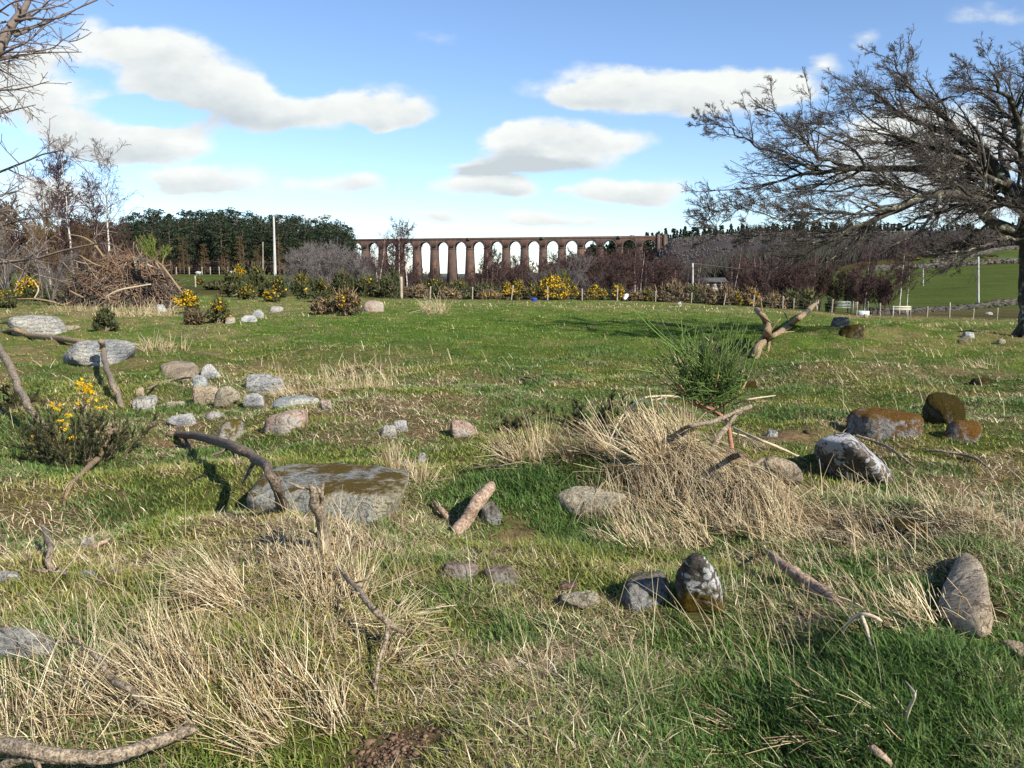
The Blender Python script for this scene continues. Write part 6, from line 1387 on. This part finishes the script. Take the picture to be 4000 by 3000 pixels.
bars('metal_gate','grey metal field gate between posts below the green slope','gate',84,[(3258,1177,3322,1178.5,'rail'),(3258,1182,3322,1183.5,'rail'),(3258,1188,3322,1189.5,'rail'),(3258,1194,3322,1195.5,'rail'),(3258,1201,3322,1202.5,'rail'),(3257,1176,3259,1204,'upright'),(3308,1176,3310,1204,'upright'),(3320,1176,3322,1204,'upright'),(3285,1176,3286.5,1204,'upright'),(3331,1176,3334,1212,'gate_post'),(3252,1178,3255,1210,'gate_post')],METAL,.05)
bars('timber_rail','short post and rail beside the metal gate','fence',84.5,[(3337,1182,3347,1184,'rail'),(3337,1190,3347,1192,'rail'),(3337,1198,3347,1200,'rail'),(3346,1180,3349,1212,'leg'),(3390,1178,3393,1212,'leg')],POST,.06)
def low_blob(px0, py0, px1, py1, Y, col, label, name, cat, p=12):
    m, nt, b, o = mat_new(name+'_skin'); n1 = noise_n(nt, 6, 4, .6); nt.links.new(ramp(nt, n1, [(.3, tuple(c*.75 for c in col)), (.7, col)]), b.inputs['Base Color']); b.inputs['Roughness'].default_value = .45
    cx = (px0+px1)/2; w = (px1-px0)/F*Y; g = PG(cx, Y); H = max(PY(cx, py0, Y)[2]-g[2], .12); return m, g, w, H
# blue tub
def tub():
    m, g, w, H = low_blob(2075,1178,2097,1192,70,(.03,.05,.42),'','blue_plastic','tub'); m2, *_ = low_blob(0,0,1,1,70,(.10,.14,.65),'','blue_rim','tub')
    root = empty('plastic_tub', g, 'small bright blue plastic tub lying at the far edge of the turf', 'tub'); a = np.linspace(0, 2*np.pi, 21)[:-1]; r = w/2; H = .30
    prof = [(0,.02),(r*.82,.02),(r*.84,.04),(r*.97,H-.04),(r*.97,H-.01),(r*.90,H-.01),(r*.78,.06),(0,.06)]
    V = np.array([[q*math.cos(t), q*math.sin(t), z] for q, z in prof for t in a]); f = []
    for k in range(len(prof)-1):
        i = np.arange(20); j = (i+1) % 20; f.append(np.stack([k*20+i, k*20+j, (k+1)*20+j, (k+1)*20+i], -1))
    mesh('tub_body', V, f, m, root, smooth=False); rim = [(r*.97,H-.05),(r*1.08,H-.04),(r*1.08,H),(r*.92,H),(r*.92,H-.03)]
    V = np.array([[q*math.cos(t), q*math.sin(t), z] for q, z in rim for t in a]); f = []
    for k in range(len(rim)-1):
        i = np.arange(20); j = (i+1) % 20; f.append(np.stack([k*20+i, k*20+j, (k+1)*20+j, (k+1)*20+i], -1))
    mesh('rim', V, f, m2, root, smooth=False)
tub()
def bag():
    m, g, w, H = low_blob(2433,1152,2450,1168,76,(.80,.80,.78),'','white_plastic','bag'); V = ICO4*np.array([w*.5, w*.35, .26]); n = fbm(V[:,0]*6, V[:,1]*6, V[:,2]*6, seed=4); V = V*(1+(n[:, None]-.5)*1.4); V[:, 0] += V[:, 2]*.35
    o = mesh('plastic_bag', V, [ICO4F], m, None, g+np.array([0, -.4, .42]), smooth=True); tag(o, 'crumpled white plastic bag caught beside the yellow gorse', 'bag')
bag()
# trough beside the gate
m_, g_, w_, H_ = low_blob(3350,1196,3388,1210,84,(.62,.66,.68),'','pale_trough','trough')
V_ = np.array([[x*w_/2, y*.45, z] for z in (0, .42) for x, y in ((-1,-1),(1,-1),(1,1),(-1,1))]+[[x*w_/2*.9, y*.36, z] for z in (.42, .12) for x, y in ((-1,-1),(1,-1),(1,1),(-1,1))])
q_ = lambda a, b: [[a+k, a+(k+1) % 4, b+(k+1) % 4, b+k] for k in range(4)]
o_ = mesh('water_trough', V_, [np.array(q_(0, 4)+q_(4, 8)+q_(8, 12)+[[12,13,14,15]])], m_, None, g_, smooth=False); tag(o_, 'pale low water trough at the foot of the dark-limbed birch', 'trough')
# drystone walls, stone tone lowered for cloud shade on the hill
DYKE = mat_rock('drystone_rubble', (.055,.048,.042), (.17,.15,.13), (.09,.09,.085), scale=1.2, bumpd=.1)
def dyke(pts, Hh, Wd, label, stone, mat=DYKE, rag=.25):
    """wall of heaped stones along photo columns (px, Y)"""
    P0 = np.array([PG(a, b)[:2] for a, b in pts]); seg = np.linalg.norm(np.diff(P0, axis=0), axis=1); L = seg.sum(); cum = np.concatenate([[0], np.cumsum(seg)])
    n = int(min(L/stone*3.2*Hh/stone, 2600)); s = rng.uniform(0, L, n); x = np.interp(s, cum, P0[:, 0]); y = np.interp(s, cum, P0[:, 1]); z0 = h(x, y); top = Hh*(1-rag*fbm(s*.3, s*0, seed=6)); zz = z0+rng.uniform(-.05, 1, n)**.8*top
    sz = stone*rng.uniform(.5, 1.15, n); base = np.array([P0[0][0], P0[0][1], hz(*P0[0])])
    cube = np.array([[-1,-1,-1],[1,-1,-1],[1,1,-1],[-1,1,-1],[-1,-1,1],[1,-1,1],[1,1,1],[-1,1,1]], float)*.5; V = cube[None]*np.stack([sz*1.3, np.full(n, Wd)*rng.uniform(.7, 1.1, n), sz*.75], -1)[:, None]+rng.normal(size=(n, 8, 3))*stone*.10
    V = V+np.stack([x, y, zz], -1)[:, None]-base; fs = np.array([[0,3,2,1],[4,5,6,7],[0,1,5,4],[1,2,6,5],[2,3,7,6],[3,0,4,7]]); Fq = (np.arange(n)[:, None, None]*8+fs[None]).reshape(-1, 4)
    o = mesh('stone_wall', V.reshape(-1, 3), [Fq], mat, None, base); tag(o, label, 'stone wall', 'drystone walls on the hill farm'); return o
dyke([(3395,104),(3500,106),(3620,107),(3760,110),(3860,112),(4000,116),(4300,120)], .9, .7, 'tumbled drystone wall along the bottom of the green slope', .32, rag=.6)
dyke([(3415,250),(3480,252),(3560,254),(3650,256),(3800,258),(4000,262),(4300,270)], 1.5, 1.0, 'dark upper drystone wall crossing above the green slope', .8, rag=.3)
dyke([(3640,285),(3720,300),(3820,325),(3960,345),(4200,360)], 1.4, 1.0, 'pale wall climbing the hill above the dark upper wall', .8)
# ruined cottage
def cottage():
    Y = 128; g = PG(2765, Y); root = empty('cottage', g, 'low ruined cottage with whitewashed gaps and a grey roof in the red scrub', 'cottage'); x0, x1 = PY(2713, 1120, Y)[0]-g[0], PY(2840, 1120, Y)[0]-g[0]
    zt = PY(2765, 1101, Y)[2]-g[2]; zr = PY(2765, 1084, Y)[2]-g[2]; m, nt, b, o = mat_new('old_whitewash'); n1 = noise_n(nt, 1.1, 4, .7); nt.links.new(ramp(nt, n1, [(.50, (.06,.055,.05)), (.58, (.38,.37,.35))]), b.inputs['Base Color'])
    m2, nt, b, o = mat_new('grey_slates'); n1 = noise_n(nt, 2.5, 5, .7); nt.links.new(ramp(nt, n1, [(.3, (.04,.038,.04)), (.7, (.085,.08,.08))]), b.inputs['Base Color'])
    m3, nt, b, o = mat_new('dark_opening'); b.inputs['Base Color'].default_value = (.015,.015,.015,1)
    box = np.array([[0,3,2,1],[4,5,6,7],[0,1,5,4],[1,2,6,5],[2,3,7,6],[3,0,4,7]])
    def bx(a0, a1, b0, b1, c0, c1, nm, mt): mesh(nm, np.array([[x, y, z] for z in (c0, c1) for x, y in ((a0, b0), (a1, b0), (a1, b1), (a0, b1))]), [box], mt, root)
    bx(x0, x1, 0, 4.5, -1, zt, 'wall', m)
    V = np.array([[x0-.2,-.3,zt-.05],[x1+.2,-.3,zt-.05],[x1+.2,4.8,zt-.05],[x0-.2,4.8,zt-.05],[x0-.2,2.25,zr],[x1+.2,2.25,zr]]); mesh('roof', V, [np.array([[0,1,5,4],[2,3,4,5]]), np.array([[0,4,3],[1,2,5]]), np.array([[3,2,1,0]])], m2, root)
    for k, f_ in enumerate((.12,.3,.52,.74,.9)): xx = x0+(x1-x0)*f_; bx(xx-.22, xx+.22, -.04, .04, zt-.85, zt-.15, 'window' if k != 2 else 'door', m3)
cottage()
# far small things
def sheep(px, py, Y, label):
    g = PG(px, Y); m = RM['white']; w = .55; V = ICO4*np.array([w, .26, .30]); V[:, 2] += .62; n = fbm(V[:,0]*5, V[:,1]*5, V[:,2]*5, seed=3); V = V*(1+(n[:, None]-.5)*.1)
    T = Tubes(); T.add(np.array([[w*.85,0,.72],[w*1.1,0,.78],[w*1.45,0,.62]]), np.array([.10,.09,.05]), 6)
    for sx in (-1, 1):
        for sy in (-1, 1): T.add(np.array([[sx*w*.55, sy*.12, .5],[sx*w*.55, sy*.12, .25],[sx*w*.55, sy*.12, 0]]), np.array([.05,.035,.03]), 5)
    VV = np.concatenate([V, np.concatenate(T.V)]); F1 = np.concatenate(T.F)+len(V); F2 = np.concatenate(T.T)+len(V); o = mesh('sheep', VV, [F1, ICO4F, F2], m, None, g, smooth=True); tag(o, label, 'sheep', 'sheep on the pasture')
sheep(775, 1060, 160, 'white sheep near the low fence on the green pasture'); sheep(905, 1065, 165, 'second white sheep close to the pale gold gorse')
